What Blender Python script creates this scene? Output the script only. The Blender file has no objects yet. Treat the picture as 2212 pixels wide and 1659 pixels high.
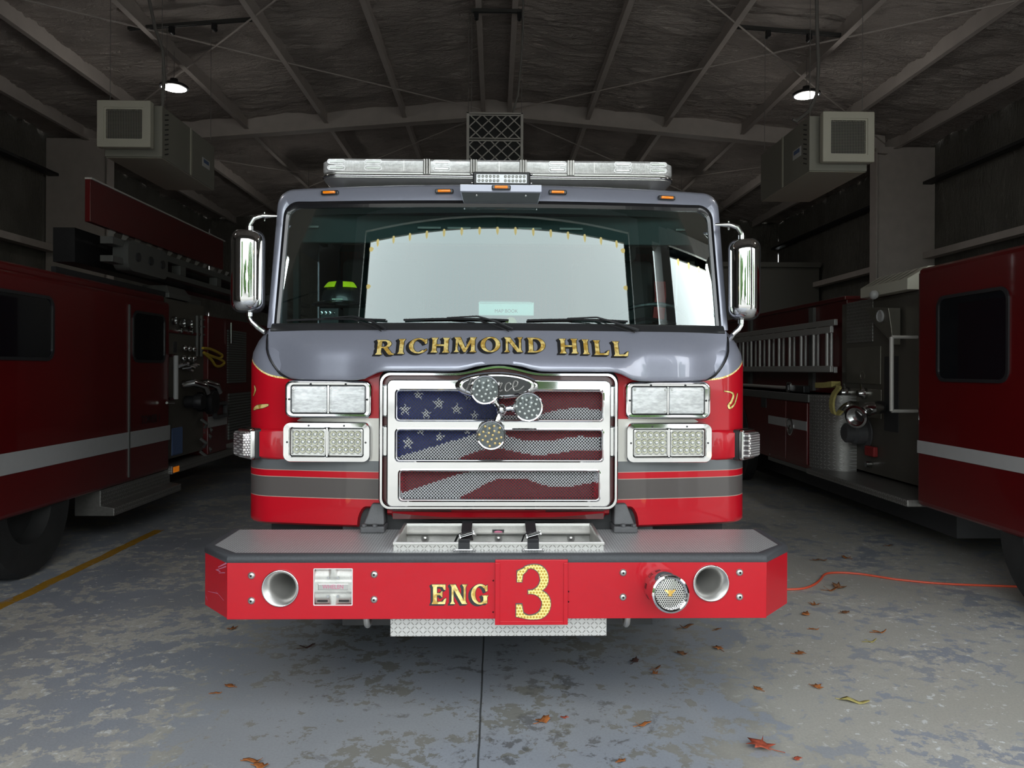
import bpy, math, random
from math import sin, cos, pi, radians, atan, sqrt, exp
from mathutils import Vector, Matrix, Euler
random.seed(7)
sc = bpy.context.scene
COL = sc.collection

# ------------------------------------------------------------------ camera
F = 1650.0                      # focal length in pixels of the 2212 px wide frame
CX, CY = 1106.0, 797.0
YAW, ROLL = atan(36/1650.0), 0.0042
cam_d = bpy.data.cameras.new('camera'); cam = bpy.data.objects.new('camera', cam_d); COL.objects.link(cam)
cam_d.sensor_width = 36; cam_d.lens = F/2212*36; cam_d.shift_y = -(829.5-CY)/2212
cam_d.clip_start = .05; cam_d.clip_end = 300
CAMM = Matrix.Translation((0, 0, 1.6)) @ Matrix.Rotation(-YAW, 4, 'Z') @ Matrix.Rotation(pi/2, 4, 'X') @ Matrix.Rotation(ROLL, 4, 'Z')
cam.matrix_world = CAMM
sc.camera = cam
sc.view_settings.view_transform = 'Standard'; sc.view_settings.look = 'None'
sc.view_settings.exposure = 0.0; sc.view_settings.gamma = 1.0
sc.view_settings.use_curve_mapping = False
sc.cycles.max_bounces = 10; sc.cycles.diffuse_bounces = 6; sc.cycles.glossy_bounces = 5
sc.cycles.transparent_max_bounces = 12; sc.cycles.transmission_bounces = 6
sc.cycles.sample_clamp_indirect = 6.0

# ------------------------------------------------------------------ overcast sky
SKY = 5.6
w = bpy.data.worlds.new('overcast'); sc.world = w; w.use_nodes = True
nt = w.node_tree; nt.nodes.clear()
wo = nt.nodes.new('ShaderNodeOutputWorld'); bg = nt.nodes.new('ShaderNodeBackground')
tcw = nt.nodes.new('ShaderNodeTexCoord'); sp = nt.nodes.new('ShaderNodeSeparateXYZ')
nz = nt.nodes.new('ShaderNodeTexNoise'); nz.inputs['Scale'].default_value = 1.6; nz.inputs['Detail'].default_value = 3
rp = nt.nodes.new('ShaderNodeValToRGB')
rp.color_ramp.elements[0].position = .3; rp.color_ramp.elements[0].color = (.80, .89, .93, 1)
rp.color_ramp.elements[1].position = .7; rp.color_ramp.elements[1].color = (.95, .98, 1, 1)
nt.links.new(tcw.outputs['Generated'], nz.inputs['Vector']); nt.links.new(nz.outputs['Fac'], rp.inputs['Fac'])
nt.links.new(rp.outputs['Color'], bg.inputs['Color']); bg.inputs['Strength'].default_value = SKY
nt.links.new(bg.outputs[0], wo.inputs[0])
# daylight comes in through the two open bay doors: portals guide the sky sampling
def portal(x0, x1, z0, z1, y):
    L = bpy.data.lights.new('portal', 'AREA'); L.shape = 'RECTANGLE'; L.size = x1-x0; L.size_y = z1-z0; L.cycles.is_portal = True
    o = bpy.data.objects.new('portal', L); COL.objects.link(o)
    o.location = ((x0+x1)/2, y, (z0+z1)/2); o.rotation_euler = (radians(90), 0, 0)
DOOR_Y, DOOR_W, DOOR_H = 0.25, 2.55, 4.45
portal(-DOOR_W, DOOR_W, 0, DOOR_H, DOOR_Y+.1)
portal(3.5, 7.5, 0, DOOR_H, DOOR_Y+.1)

# ------------------------------------------------------------------ picture rays (to place things at their own depth)
def ray(px, py):
    d = Vector(((px-CX)/F, (CY-py)/F, -1)); d = CAMM.to_3x3() @ d
    return d
O0 = Vector((0, 0, 1.6))
def onY(px, py, Y): d = ray(px, py); return O0 + d*(Y/d.y)
def onX(px, py, X): d = ray(px, py); return O0 + d*(X/d.x)
def onZ(px, py, Z=0.0): d = ray(px, py); return O0 + d*((Z-1.6)/d.z)
# symmetric engine frame: picture values averaged over left and right
ESH = .018                      # the engine stands this far right of the hall's axis
def SX(px, Y): return (px-1078)*Y/F
def SZ(py, Y): return 1.6+(797-py)*Y/F

# ------------------------------------------------------------------ node expressions
class N:
    def __init__(s, nt, sock): s.nt = nt; s.s = sock
    def _m(s, op, *a):
        n = s.nt.nodes.new('ShaderNodeMath'); n.operation = op
        for i, v in enumerate((s,)+a):
            if isinstance(v, N): s.nt.links.new(v.s, n.inputs[i])
            else: n.inputs[i].default_value = v
        return N(s.nt, n.outputs[0])
    def __add__(s, o): return s._m('ADD', o)
    __radd__ = __add__
    def __sub__(s, o): return s._m('SUBTRACT', o)
    def __rsub__(s, o): return (s*-1.0)+o
    def __mul__(s, o): return s._m('MULTIPLY', o)
    __rmul__ = __mul__
    def __truediv__(s, o): return s._m('DIVIDE', o)
    def floor(s): return s._m('FLOOR')
    def fract(s): return s._m('FRACT')
    def abs(s): return s._m('ABSOLUTE')
    def pow(s, p): return s._m('POWER', p)
    def gt(s, o): return s._m('GREATER_THAN', o)
    def lt(s, o): return s._m('LESS_THAN', o)
    def mod(s, o): return s._m('FLOORED_MODULO', o)
    def max(s, o): return s._m('MAXIMUM', o)
    def min(s, o): return s._m('MINIMUM', o)
    def step(s, a, b):
        n = s.nt.nodes.new('ShaderNodeMapRange'); n.interpolation_type = 'SMOOTHSTEP'
        s.nt.links.new(s.s, n.inputs['Value']); n.inputs['From Min'].default_value = a; n.inputs['From Max'].default_value = b
        return N(s.nt, n.outputs[0])
class B:
    """one procedural material being written"""
    def __init__(s, name, rough=.5, metal=0., coat=0., spec=.5):
        s.m = bpy.data.materials.new(name); s.m.use_nodes = True; s.nt = s.m.node_tree
        s.b = s.nt.nodes['Principled BSDF']; s.b.inputs['Roughness'].default_value = rough
        s.b.inputs['Metallic'].default_value = metal; s.b.inputs['Coat Weight'].default_value = coat
        s.b.inputs['Coat Roughness'].default_value = .03; s.b.inputs['Specular IOR Level'].default_value = spec
        s.tc = s.nt.nodes.new('ShaderNodeTexCoord')
    def xyz(s):
        n = s.nt.nodes.new('ShaderNodeSeparateXYZ'); s.nt.links.new(s.tc.outputs['Object'], n.inputs[0])
        return [N(s.nt, n.outputs[i]) for i in range(3)]
    def noise(s, scale, stretch=(1, 1, 1), detail=3, rough=.5, dist=0, loc=(0, 0, 0)):
        mp = s.nt.nodes.new('ShaderNodeMapping'); mp.inputs['Scale'].default_value = stretch; mp.inputs['Location'].default_value = loc
        s.nt.links.new(s.tc.outputs['Object'], mp.inputs[0])
        n = s.nt.nodes.new('ShaderNodeTexNoise'); n.inputs['Scale'].default_value = scale; n.inputs['Detail'].default_value = detail
        n.inputs['Roughness'].default_value = rough; n.inputs['Distortion'].default_value = dist
        s.nt.links.new(mp.outputs[0], n.inputs['Vector']); return N(s.nt, n.outputs['Fac'])
    def mix(s, f, a, b):
        n = s.nt.nodes.new('ShaderNodeMix'); n.data_type = 'RGBA'
        for v, k in ((f, 0), (a, 6), (b, 7)):
            if isinstance(v, N): s.nt.links.new(v.s, n.inputs[k])
            elif k == 0: n.inputs[k].default_value = v
            else: n.inputs[k].default_value = (*v, 1)
        return N(s.nt, n.outputs[2])
    def set(s, key, v):
        if isinstance(v, N): s.nt.links.new(v.s, s.b.inputs[key])
        else: s.b.inputs[key].default_value = (*v, 1) if isinstance(v, tuple) else v
        return s
    def bump(s, h, strength=.5, dist=.01):
        n = s.nt.nodes.new('ShaderNodeBump'); n.inputs['Strength'].default_value = strength; n.inputs['Distance'].default_value = dist
        s.nt.links.new(h.s, n.inputs['Height']); s.nt.links.new(n.outputs[0], s.b.inputs['Normal']); return s

MATS = {}
def mat(name, c, rough=.5, metal=0., coat=0., var=.08, scale=14, emit=None, es=0, bump=0, spec=.5):
    if name in MATS: return MATS[name]
    b = B(name, rough, metal, coat, spec)
    n = b.noise(scale, detail=4)
    d = tuple(max(0, v*(1-var*1.6)) for v in c); e = tuple(min(1, v*(1+var)) for v in c)
    b.set('Base Color', b.mix(n, d, e))
    b.set('Roughness', n*(.3*rough)+(.85*rough))
    if bump: b.bump(b.noise(scale*6, detail=4), .4, bump)
    if emit: b.set('Emission Color', emit); b.b.inputs['Emission Strength'].default_value = es
    MATS[name] = b.m; return b.m

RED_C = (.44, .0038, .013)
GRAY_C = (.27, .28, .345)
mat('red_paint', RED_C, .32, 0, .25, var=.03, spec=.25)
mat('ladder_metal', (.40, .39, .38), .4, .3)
mat('shaded_red_paint', (.095, .001, .002), .35, 0, .5, var=.1, scale=3)  # red darkened in the colour itself to stand in for the bays' shade
mat('gray_paint', GRAY_C, .32, .35, .9, var=.03, scale=60)
mat('chrome', (.66, .66, .67), .05, 1, var=.02)
mat('dull_chrome', (.58, .58, .58), .16, 1, var=.05)
mat('aluminium', (.55, .54, .52), .34, .85, var=.12, scale=9)
mat('rough_aluminium', (.56, .55, .52), .5, .45, var=.2, scale=22, bump=.002)
mat('black_rubber', (.012, .012, .013), .5, var=.2)
mat('black_trim', (.02, .02, .022), .3, 0, .2, var=.1)
mat('bedliner', (.055, .058, .066), .55, var=.35, scale=180, bump=.004, spec=.6)
mat('black_metal', (.018, .018, .02), .45, .2, var=.2)
mat('gasket', (.01, .01, .012), .22, 0, .5, var=.1)
mat('cast_gray', (.10, .10, .105), .6, .2, var=.2, scale=20, bump=.003)
mat('dark_interior', (.02, .022, .024), .7, var=.3, scale=6)
mat('teal_interior', (.016, .028, .028), .6, var=.2, scale=5)
mat('amber_lens', (1., .26, .01), .2, 0, .6, var=.1, emit=(1, .25, .0), es=.25)
mat('lamp_gray', (.10, .105, .11), .3, .4, .3, var=.3, scale=80)
mat('clear_lens', (.42, .43, .44), .2, .3, .5, var=.06, scale=40)
mat('led_white', (.55, .56, .54), .12, .3, .5, var=.05)
mat('led_yellow', (.50, .49, .33), .12, .2, .8, var=.15, scale=60)
mat('led_amber', (.65, .45, .16), .12, .2, .8, var=.1)
mat('reflector', (.55, .55, .53), .2, .7, .3, var=.1, scale=60)
mat('foam_steel', (.48, .43, .40), .7, 0, var=.12, scale=5)
mat('wall_panel', (.13, .125, .11), .8, var=.06, scale=3)
mat('heater_beige', (.52, .50, .42), .5, 0, var=.04, scale=4)
mat('heater_gray', (.27, .26, .225), .55, 0, var=.04, scale=4)
mat('grille_dark', (.03, .03, .032), .6)
mat('filter_frame', (.52, .50, .47), .55, .2)
mat('strut', (.07, .07, .068), .5, .5)
mat("cable_gray", (.2, .19, .18), .5, .3)
mat('lamp_glow', (1, 1, 1), .5, emit=(1, .97, .9), es=22)
mat('white_paint', (.62, .62, .62), .5, var=.06)
mat('stripe_white', (.38, .38, .38), .4, var=.05)
mat('paper_mint', (.55, .75, .68), .7, var=.04, scale=4)
mat('ink', (.03, .04, .045), .7)
mat('orange_cord', (.62, .08, .035), .5)
mat('leaf_orange', (.36, .12, .03), .7, var=.5, scale=60)
mat('leaf_brown', (.20, .085, .035), .75, var=.5, scale=60)
mat('leaf_dark', (.06, .025, .02), .75, var=.5, scale=60)
mat('leaf_red', (.42, .08, .04), .7, var=.6, scale=50)
mat('hose_yellow', (.42, .36, .12), .8, var=.2, scale=40)
mat('rope_yellow', (.48, .33, .03), .8, var=.2, scale=40)
mat('panel_dark', (.14, .13, .11), .5, .5, var=.15, scale=3)
mat('panel_steel', (.25, .235, .20), .42, .7, var=.15, scale=5)
mat('truck_gray', (.12, .12, .115), .5, .2, var=.1)
mat('rollup_gray', (.19, .20, .19), .45, .5, var=.1)
mat('tire', (.012, .012, .012), .75, var=.3, bump=.003)
mat('dark_glass', (.006, .007, .01), .06, 0, .8)
mat('helmet_black', (.012, .012, .014), .3, 0, .5)
mat('lime', (.62, .85, .02), .5, emit=(.6, .9, 0), es=.25)
mat('belt_red', (.28, .02, .02), .7)
mat('seat_cloth', (.03, .035, .035), .85)
mat('bulb_gold', (.95, .75, .3), .25, 0, .3, emit=(1, .75, .3), es=5)
mat('concrete_out', (.30, .285, .26), .85, var=.15, scale=2)
mat('bark', (.08, .06, .045), .9, var=.3, scale=8)
mat('leaves_green', (.055, .12, .025), .8, var=.6, scale=3)
mat('siding', (.30, .29, .27), .7, var=.05, scale=3)
mat('wall_drywall', (.17, .163, .145), .8, var=.05, scale=2)
mat('sticker_blue', (.10, .16, .32), .5)
mat('label_pink', (.55, .16, .26), .5)
mat('strap_black', (.02, .021, .024), .65, var=.3, scale=200, bump=.002)
mat('lettering_black', (.012, .012, .014), .4, 0, .3)

def foam(name, along, c=(.60, .53, .49)):
    """sprayed foam: ripples run along one axis, lumpy across"""
    b = B(name, .85)
    st = {'x': (.5, 1.6, 1.6), 'z': (1.6, 1.6, .5)}[along]
    n1 = b.noise(9, st, 6, .66, 1.2); n2 = b.noise(30, st, 3, .6, .8); big = b.noise(1.2, (1, 1, 1), 2)
    h = n1*.75+n2*.25
    b.set('Base Color', b.mix(big.step(.3, .7), tuple(v*.82 for v in c), tuple(v*1.1 for v in c)))
    b.bump(h, 1., .2); return b.m
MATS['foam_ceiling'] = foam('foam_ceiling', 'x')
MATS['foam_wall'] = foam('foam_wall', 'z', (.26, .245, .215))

def floor_mat():
    b = B('worn_painted_concrete', .5, spec=.5)
    x, y, z = b.xyz()
    n1 = b.noise(1.3, (1, 1, 1), 9, .62, .6); n2 = b.noise(8, (1, 1, 1), 9, .72, .15, (3, 1, 0)); n3 = b.noise(24, (1, 1, 1), 5, .6, .5)
    fine = b.noise(90, (1, 1, 1), 3)
    # worn side-lanes lose more paint than the middle
    side = x.abs().step(.9, 1.8)
    rightward = x.step(.3, 1.5)
    chips = (n2*.62+n1*.38+side*.022+rightward*.05+n3*.04)
    bare = chips.step(.552, .56)
    flake = (n3*.5+n2*.5).step(.585, .592)*side
    paint = b.mix(n1, (.24, .265, .31), (.36, .385, .43))
    conc = b.mix(n3, (.34, .33, .295), (.60, .59, .55))
    conc = b.mix(x.abs().step(1.3, .7) if False else (1.0-side), conc, (.19, .19, .175))
    conc = b.mix(rightward*n1.step(.35, .6), conc, (.40, .39, .355))
    c = b.mix(bare, paint, conc)
    c = b.mix(flake, c, (.62, .64, .64))
    # oil and damp stains with their own shape, also painting in some under-engine shade
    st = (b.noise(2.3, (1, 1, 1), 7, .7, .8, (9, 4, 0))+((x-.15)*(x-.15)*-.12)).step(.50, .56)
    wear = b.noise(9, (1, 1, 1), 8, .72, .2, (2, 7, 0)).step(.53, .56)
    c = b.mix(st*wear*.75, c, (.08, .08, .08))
    tint = b.noise(.9, (1, 1, 1), 3, .5, 0, (5, 5, 0)).step(.42, .62)
    c = b.mix(tint*.2, c, (.40, .37, .31))
    c = b.mix(fine.step(.35, .75)*.25, c, (.2, .2, .2))
    # saw-cut joint and a yellow painted line beside the left truck
    wob = b.noise(3, (0, 1, 0), 4)
    joint = ((x+.062+(wob-.5)*.012).abs()).lt(.0045)
    c = b.mix(joint*.85, c, (.03, .03, .028))
    jl = ((x+3.30+(wob-.5)*.05).abs()).lt(.05)*y.gt(5.0)*y.lt(7.6)
    c = b.mix(jl*n2.step(.3, .45), c, (.42, .22, .02))
    b.set('Base Color', c)
    r = n1*.35+.28+bare*.18
    b.set('Roughness', r)
    b.bump(n3*.5+bare*.5-joint, .35, .004)
    return b.m
MATS['floor'] = floor_mat()

def tread_mat(name, axes='xy', s=.022, base=(.60, .60, .60), hi=(.9, .9, .9), rough=.22, metal=.95, lo=.55, dist=.0035):
    b = B(name, rough, metal)
    X, Y, Z = b.xyz(); D = {'x': X, 'y': Y, 'z': Z}
    u = D[axes[0]]/s; v = D[axes[1]]/s
    par = (u.floor()+v.floor()).mod(2.0)
    q = u.fract()-.5; r = v.fract()-.5
    a = (q+r)*.7071; c = (q-r)*.7071
    L = a+(c-a)*par; S = c+(a-c)*par
    d = (L/.56).pow(2.0)+(S/.13).pow(2.0) if False else ((L*L)/(.46*.46))+((S*S)/(.12*.12))
    m = (1.0-d).step(0., .55)
    n = b.noise(30, detail=3)
    b.set('Base Color', b.mix(m, b.mix(n, tuple(v*lo for v in base), base), hi))
    b.bump(m, 1., dist); MATS[name] = b.m
    return b.m
tread_mat('tread_top', 'xy', .0125, base=(.40, .40, .41), hi=(1., 1., 1.), rough=.36, metal=.3, lo=.75, dist=.004)
tread_mat('tread_front', 'xz', .0175, base=(.60, .59, .57), hi=(.36, .35, .33), rough=.38, metal=.6, lo=.92, dist=.004)
tread_mat('tread_side', 'yz', .035, base=(.26, .25, .235), hi=(.42, .41, .39), rough=.4, metal=.6)

def engine_paint():
    b = B('engine_livery', .32, 0, .3, .3)
    X, Y, Z = b.xyz(); ax = X.abs()
    t = ((ax-1.0)/.236).max(0.0)
    zb = t.pow(2.75)*.093+1.556
    front = ax.gt(.965)
    isgray = (Z-zb).gt(0.0)*front
    pin = ((Z-zb+.004).abs()).lt(.0045)*ax.gt(1.0)
    n = b.noise(60, detail=2)
    red = b.mix(n, tuple(v*.96 for v in RED_C), RED_C)
    c = b.mix(isgray, red, GRAY_C)
    gold = b.mix(b.noise(120, detail=2).step(.4, .6), (.75, .50, .12), (.95, .82, .45))
    side = ax.gt(.50)
    def band(z0, z1): return Z.gt(z0)*Z.lt(z1)*side
    # silver block behind the lower lamps, rounded towards the outside
    wx = (ax-.60).max(0.0); 
    blk = Z.gt(1.158)*Z.lt(1.362)*side*ax.lt(1.0)
    corner = ((ax-.93).max(0.0).pow(2.0)+((Z-1.26).abs()-.03).max(0.0).pow(2.0)).lt(.0052)
    c = b.mix(blk*corner, c, (.58, .56, .52))
    c = b.mix(band(1.106, 1.158), c, (.135, .142, .15))
    c = b.mix(band(.976, 1.073), c, (.085, .075, .072))
    for e in (1.106, 1.073, .976):
        c = b.mix(((Z-e).abs()).lt(.0016)*side, c, (.42, .28, .24))
    c = b.mix(pin, c, gold)
    b.set('Base Color', c); b.set('Metallic', isgray*.35+band(1.106, 1.158)*.3+blk*corner*.3)
    b.set('Roughness', n*.04+.28)
    MATS['engine_livery'] = b.m
engine_paint()

def gold_mat(name, hexa=False):
    b = B(name, .35, .35, .3)
    if hexa:
        X, Y, Z = b.xyz(); s = .0125
        u = X/s; v = Z/s; row = v.floor().mod(2.0)*.5
        q = (u+row).fract()-.5; r = v.fract()-.5
        m = (q*q+r*r).step(.12, .15)
        c = b.mix(m, (.50, .32, .04), (.92, .74, .28))
    else:
        n = b.noise(38, (1, 1, 1), 2, .5, .3); c = b.mix(n.step(.38, .62), (.55, .33, .06), (.95, .76, .30))
    b.set('Base Color', c); MATS[name] = b.m
gold_mat('gold_leaf'); gold_mat('gold_reflective', True)

def glass_mat(name, tint, refl=1.0, ior=1.86):
    m = bpy.data.materials.new(name); m.use_nodes = True; nt = m.node_tree; nt.nodes.clear()
    o = nt.nodes.new('ShaderNodeOutputMaterial'); mx = nt.nodes.new('ShaderNodeMixShader')
    tr = nt.nodes.new('ShaderNodeBsdfTransparent'); gl = nt.nodes.new('ShaderNodeBsdfGlossy'); fr = nt.nodes.new('ShaderNodeFresnel')
    ns = nt.nodes.new('ShaderNodeTexNoise'); ns.inputs['Scale'].default_value = 2.5
    mu = nt.nodes.new('ShaderNodeMath'); mu.operation = 'MULTIPLY'; mu.inputs[1].default_value = refl
    rg = nt.nodes.new('ShaderNodeMath'); rg.operation = 'MULTIPLY'; rg.inputs[1].default_value = .004
    nt.links.new(ns.outputs['Fac'], rg.inputs[0]); nt.links.new(rg.outputs[0], gl.inputs['Roughness'])
    tr.inputs[0].default_value = (*tint, 1); gl.inputs['Color'].default_value = (.90, 1, .975, 1); fr.inputs['IOR'].default_value = ior
    nt.links.new(fr.outputs[0], mu.inputs[0]); nt.links.new(mu.outputs[0], mx.inputs[0]); nt.links.new(tr.outputs[0], mx.inputs[1]); nt.links.new(gl.outputs[0], mx.inputs[2])
    nt.links.new(mx.outputs[0], o.inputs[0]); MATS[name] = m
glass_mat('windshield_glass', (.55, .72, .70)); glass_mat('lens_glass', (.9, .92, .92), 1.0, 1.3)

def rib_lens(name, axis='z', s=.0045, c=(.86, .87, .88)):
    b = B(name, .25, .25, .5); X, Y, Z = b.xyz(); v = {'x': X, 'z': Z}[axis]/s
    h = ((v.fract()-.5).abs())*2.0; n = b.noise(40, (1, 1, 2.5), 3)*.6+b.noise(9, (.4, 1, 5), 2)*.4
    b.set('Base Color', b.mix(n.step(.35, .65), tuple(k*.70 for k in c), c)); b.bump(h, .35, .001); MATS[name] = b.m
rib_lens('rib_lens', 'z', .0055, (.66, .67, .68)); rib_lens('bar_lens', 'x', .008, (.68, .67, .67))

def mesh_colour_mat():
    b = B('printed_wire', .35, .35, .2)
    a = b.nt.nodes.new('ShaderNodeVertexColor'); a.layer_name = 'print'
    n = b.noise(80); b.set('Base Color', b.mix(n*.15, N(b.nt, a.outputs['Color']), (.1, .1, .1))); MATS['printed_wire'] = b.m
mesh_colour_mat()

def hex_mesh_mat():
    b = B('perforated_steel', .3, .9)
    X, Y, Z = b.xyz(); s = .0085; u = X/s; v = Z/(s*.866); row = v.floor().mod(2.0)*.5
    q = (u+row).fract()-.5; r = (v.fract()-.5)*.866; m = (q*q+r*r).step(.125, .15)
    b.set('Base Color', b.mix(m, (.006, .006, .006), (.62, .60, .58))); b.set('Metallic', m*.9); MATS['perforated_steel'] = b.m
hex_mesh_mat()
def dots_mat():
    b = B('prism_lens', .15, .7, .6); X, Y, Z = b.xyz(); s = .012
    u = (Y*.8+X*.6)/s; v = Z/s; row = v.floor().mod(2.0)*.5
    q = (u+row).fract()-.5; r = v.fract()-.5; m = (q*q+r*r).step(.06, .16)
    b.set('Base Color', b.mix(m, (.85, .84, .83), (.22, .20, .21))); b.bump(m, .6, .002); MATS['prism_lens'] = b.m
dots_mat()

# ------------------------------------------------------------------ mesh building
ID = Matrix.Identity(4)
class M:
    def __init__(s, T=None): s.v = []; s.f = []; s.T = T or ID; s.col = []
    def add(s, vs, fs, T=None):
        o = len(s.v); T = s.T @ T if T is not None else s.T
        s.v += [tuple(T @ Vector(p)) for p in vs]; s.f += [tuple(i+o for i in f) for f in fs]; return s
    def box(s, x0, x1, y0, y1, z0, z1, T=None):
        v = [(x, y, z) for x in (x0, x1) for y in (y0, y1) for z in (z0, z1)]
        return s.add(v, [(0, 1, 3, 2), (4, 6, 7, 5), (0, 4, 5, 1), (2, 3, 7, 6), (0, 2, 6, 4), (1, 5, 7, 3)], T)
    def loft(s, rings, closed=True, cap0=False, cap1=False, T=None):
        n = len(rings[0]); vs = [p for r in rings for p in r]; fs = []
        for k in range(len(rings)-1):
            for i in range(n if closed else n-1):
                j = (i+1) % n; fs.append((k*n+i, k*n+j, (k+1)*n+j, (k+1)*n+i))
        if cap0: fs.append(tuple(range(n))[::-1])
        if cap1: fs.append(tuple((len(rings)-1)*n+i for i in range(n)))
        return s.add(vs, fs, T)
    def tube(s, pts, r, n=12, cap=True, T=None):
        pts = [Vector(p) for p in pts]; rings = []; up = None
        for i, p in enumerate(pts):
            d = (pts[min(i+1, len(pts)-1)]-pts[max(i-1, 0)]).normalized()
            if up is None:
                up = Vector((0, 0, 1)) if abs(d.z) < .9 else Vector((1, 0, 0))
            a = d.cross(up).normalized(); up = a.cross(d).normalized()
            rr = r[i] if isinstance(r, (list, tuple)) else r
            rings.append([p+a*rr*cos(2*pi*k/n)+up*rr*sin(2*pi*k/n) for k in range(n)])
        return s.loft(rings, True, cap, cap, T)
    def lathe(s, prof, n=32, T=None, cap0=False, cap1=False):
        """profile of (radius, w); axis is local -Y (towards the viewer)"""
        return s.loft([[(r*cos(2*pi*k/n), -w, r*sin(2*pi*k/n)) for k in range(n)] for r, w in prof], True, cap0, cap1, T)
    def grid(s, fn, nu, nv, T=None):
        vs = [fn(i/nu, j/nv) for i in range(nu+1) for j in range(nv+1)]
        return s.add(vs, [(i*(nv+1)+j, (i+1)*(nv+1)+j, (i+1)*(nv+1)+j+1, i*(nv+1)+j+1) for i in range(nu) for j in range(nv)], T)
    def prism(s, poly, fn0, fn1):
        """polygon of 2-D points; fn0 / fn1 map a point to the front and back surface"""
        n = len(poly); s.add([fn0(p) for p in poly]+[fn1(p) for p in poly],
              [tuple(range(n)), tuple(range(2*n-1, n-1, -1))]+[(i, i+n, (i+1) % n+n, (i+1) % n) for i in range(n)]); return s
    def ball(s, c, r, sc=(1, 1, 1), n=12, m=8, T=None):
        c = Vector(c); return s.loft([[c+Vector((r*sc[0]*sin(pi*(j+.001)/(m+.002))*cos(2*pi*k/n), r*sc[1]*sin(pi*(j+.001)/(m+.002))*sin(2*pi*k/n), r*sc[2]*cos(pi*(j+.001)/(m+.002)))) for k in range(n)] for j in range(m+1)], True, False, False, T)
    def build(s, name, m, parent=None, smooth=True, bevel=0, seg=2, angle=35, origin=None):
        me = bpy.data.meshes.new(name)
        off = Vector(origin) if origin is not None else Vector((0, 0, 0))
        me.from_pydata([tuple(Vector(p)-off) for p in s.v], [], s.f); me.validate(); 
        import bmesh
        bm = bmesh.new(); bm.from_mesh(me); bmesh.ops.recalc_face_normals(bm, faces=bm.faces); bm.to_mesh(me); bm.free()
        me.materials.append(MATS[m] if isinstance(m, str) else m)
        o = bpy.data.objects.new(name, me); COL.objects.link(o)
        if smooth:
            for p in me.polygons: p.use_smooth = True
            try: me.set_sharp_from_angle(angle=radians(angle))
            except Exception: pass
        if bevel:
            b = o.modifiers.new('bevel', 'BEVEL'); b.width = bevel; b.segments = seg; b.limit_method = 'ANGLE'; b.angle_limit = radians(40)
            b.harden_normals = False
        o.location = off
        if parent is not None: hang(o, parent)
        return o
WORLD = {}
def hang(o, parent):
    """parent without moving: parents here only carry a translation"""
    o.parent = parent; pl = WORLD.get(parent.name, Vector((0, 0, 0)))
    WORLD[o.name] = Vector(o.location)
    o.matrix_parent_inverse = Matrix.Translation(-pl)
def thing(name, label, cat, loc=(0, 0, 0), group=None):
    o = bpy.data.objects.new(name, None); COL.objects.link(o); o.location = loc; o.empty_display_size = .1
    WORLD[o.name] = Vector(loc); return tag(o, label, cat, group)
def tag(o, label, cat, group=None, kind=None):
    o['label'] = label; o['category'] = cat
    if group: o['group'] = group
    if kind: o['kind'] = kind
    return o
def structure(o): o['kind'] = 'structure'; return o
def part_empty(name, parent):
    o = bpy.data.objects.new(name, None); COL.objects.link(o); o.empty_display_size = .05
    o.location = WORLD[parent.name]; hang(o, parent); return o

def rrect(w, h, r, n=6, dens=0):
    """rounded rectangle outline in (u, v), counter-clockwise"""
    pts = []
    for cx, cy, a0 in ((w/2-r, h/2-r, 0), (-w/2+r, h/2-r, 90), (-w/2+r, -h/2+r, 180), (w/2-r, -h/2+r, 270)):
        for k in range(n+1):
            a = radians(a0+90*k/n); pts.append((cx+r*cos(a), cy+r*sin(a)))
    if dens:
        out = []
        for i, p in enumerate(pts):
            q = pts[(i+1) % len(pts)]; L = math.hypot(q[0]-p[0], q[1]-p[1]); k = dens if L > .1 else 1
            out += [(p[0]+(q[0]-p[0])*j/k, p[1]+(q[1]-p[1])*j/k) for j in range(k)]
        pts = out
    return pts
def ring(out, w, T=None): return [(u, -w, v) for u, v in out]
def at(x, y, z, rz=0, rx=0, ry=0): return Matrix.Translation((x, y, z)) @ Euler((rx, ry, rz)).to_matrix().to_4x4()

def plate(name, outline, holes, m, parent, y, thick, bevel=0):
    """flat plate in the x-z plane with holes; front face at y"""
    cu = bpy.data.curves.new(name, 'CURVE'); cu.dimensions = '2D'; cu.fill_mode = 'BOTH'; cu.extrude = thick/2
    cu.bevel_depth = bevel; cu.bevel_resolution = 2
    for pts in [outline]+holes:
        s = cu.splines.new('POLY'); s.points.add(len(pts)-1); s.use_cyclic_u = True
        for p, (a, b) in zip(s.points, pts): p.co = (a, b, 0, 1)
    o = bpy.data.objects.new(name, cu); COL.objects.link(o)
    bpy.context.view_layer.update()
    me = bpy.data.meshes.new_from_object(o.evaluated_get(bpy.context.evaluated_depsgraph_get()))
    bpy.data.objects.remove(o); bpy.data.curves.remove(cu)
    me.name = name
    me.transform(Matrix.Translation((0, y+thick/2, 0)) @ Matrix.Rotation(pi/2, 4, 'X'))
    me.materials.clear(); me.materials.append(MATS[m])
    o = bpy.data.objects.new(name, me); COL.objects.link(o)
    for p in me.polygons: p.use_smooth = True
    try: me.set_sharp_from_angle(angle=radians(35))
    except Exception: pass
    if parent is not None: hang(o, parent)
    return o
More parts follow.
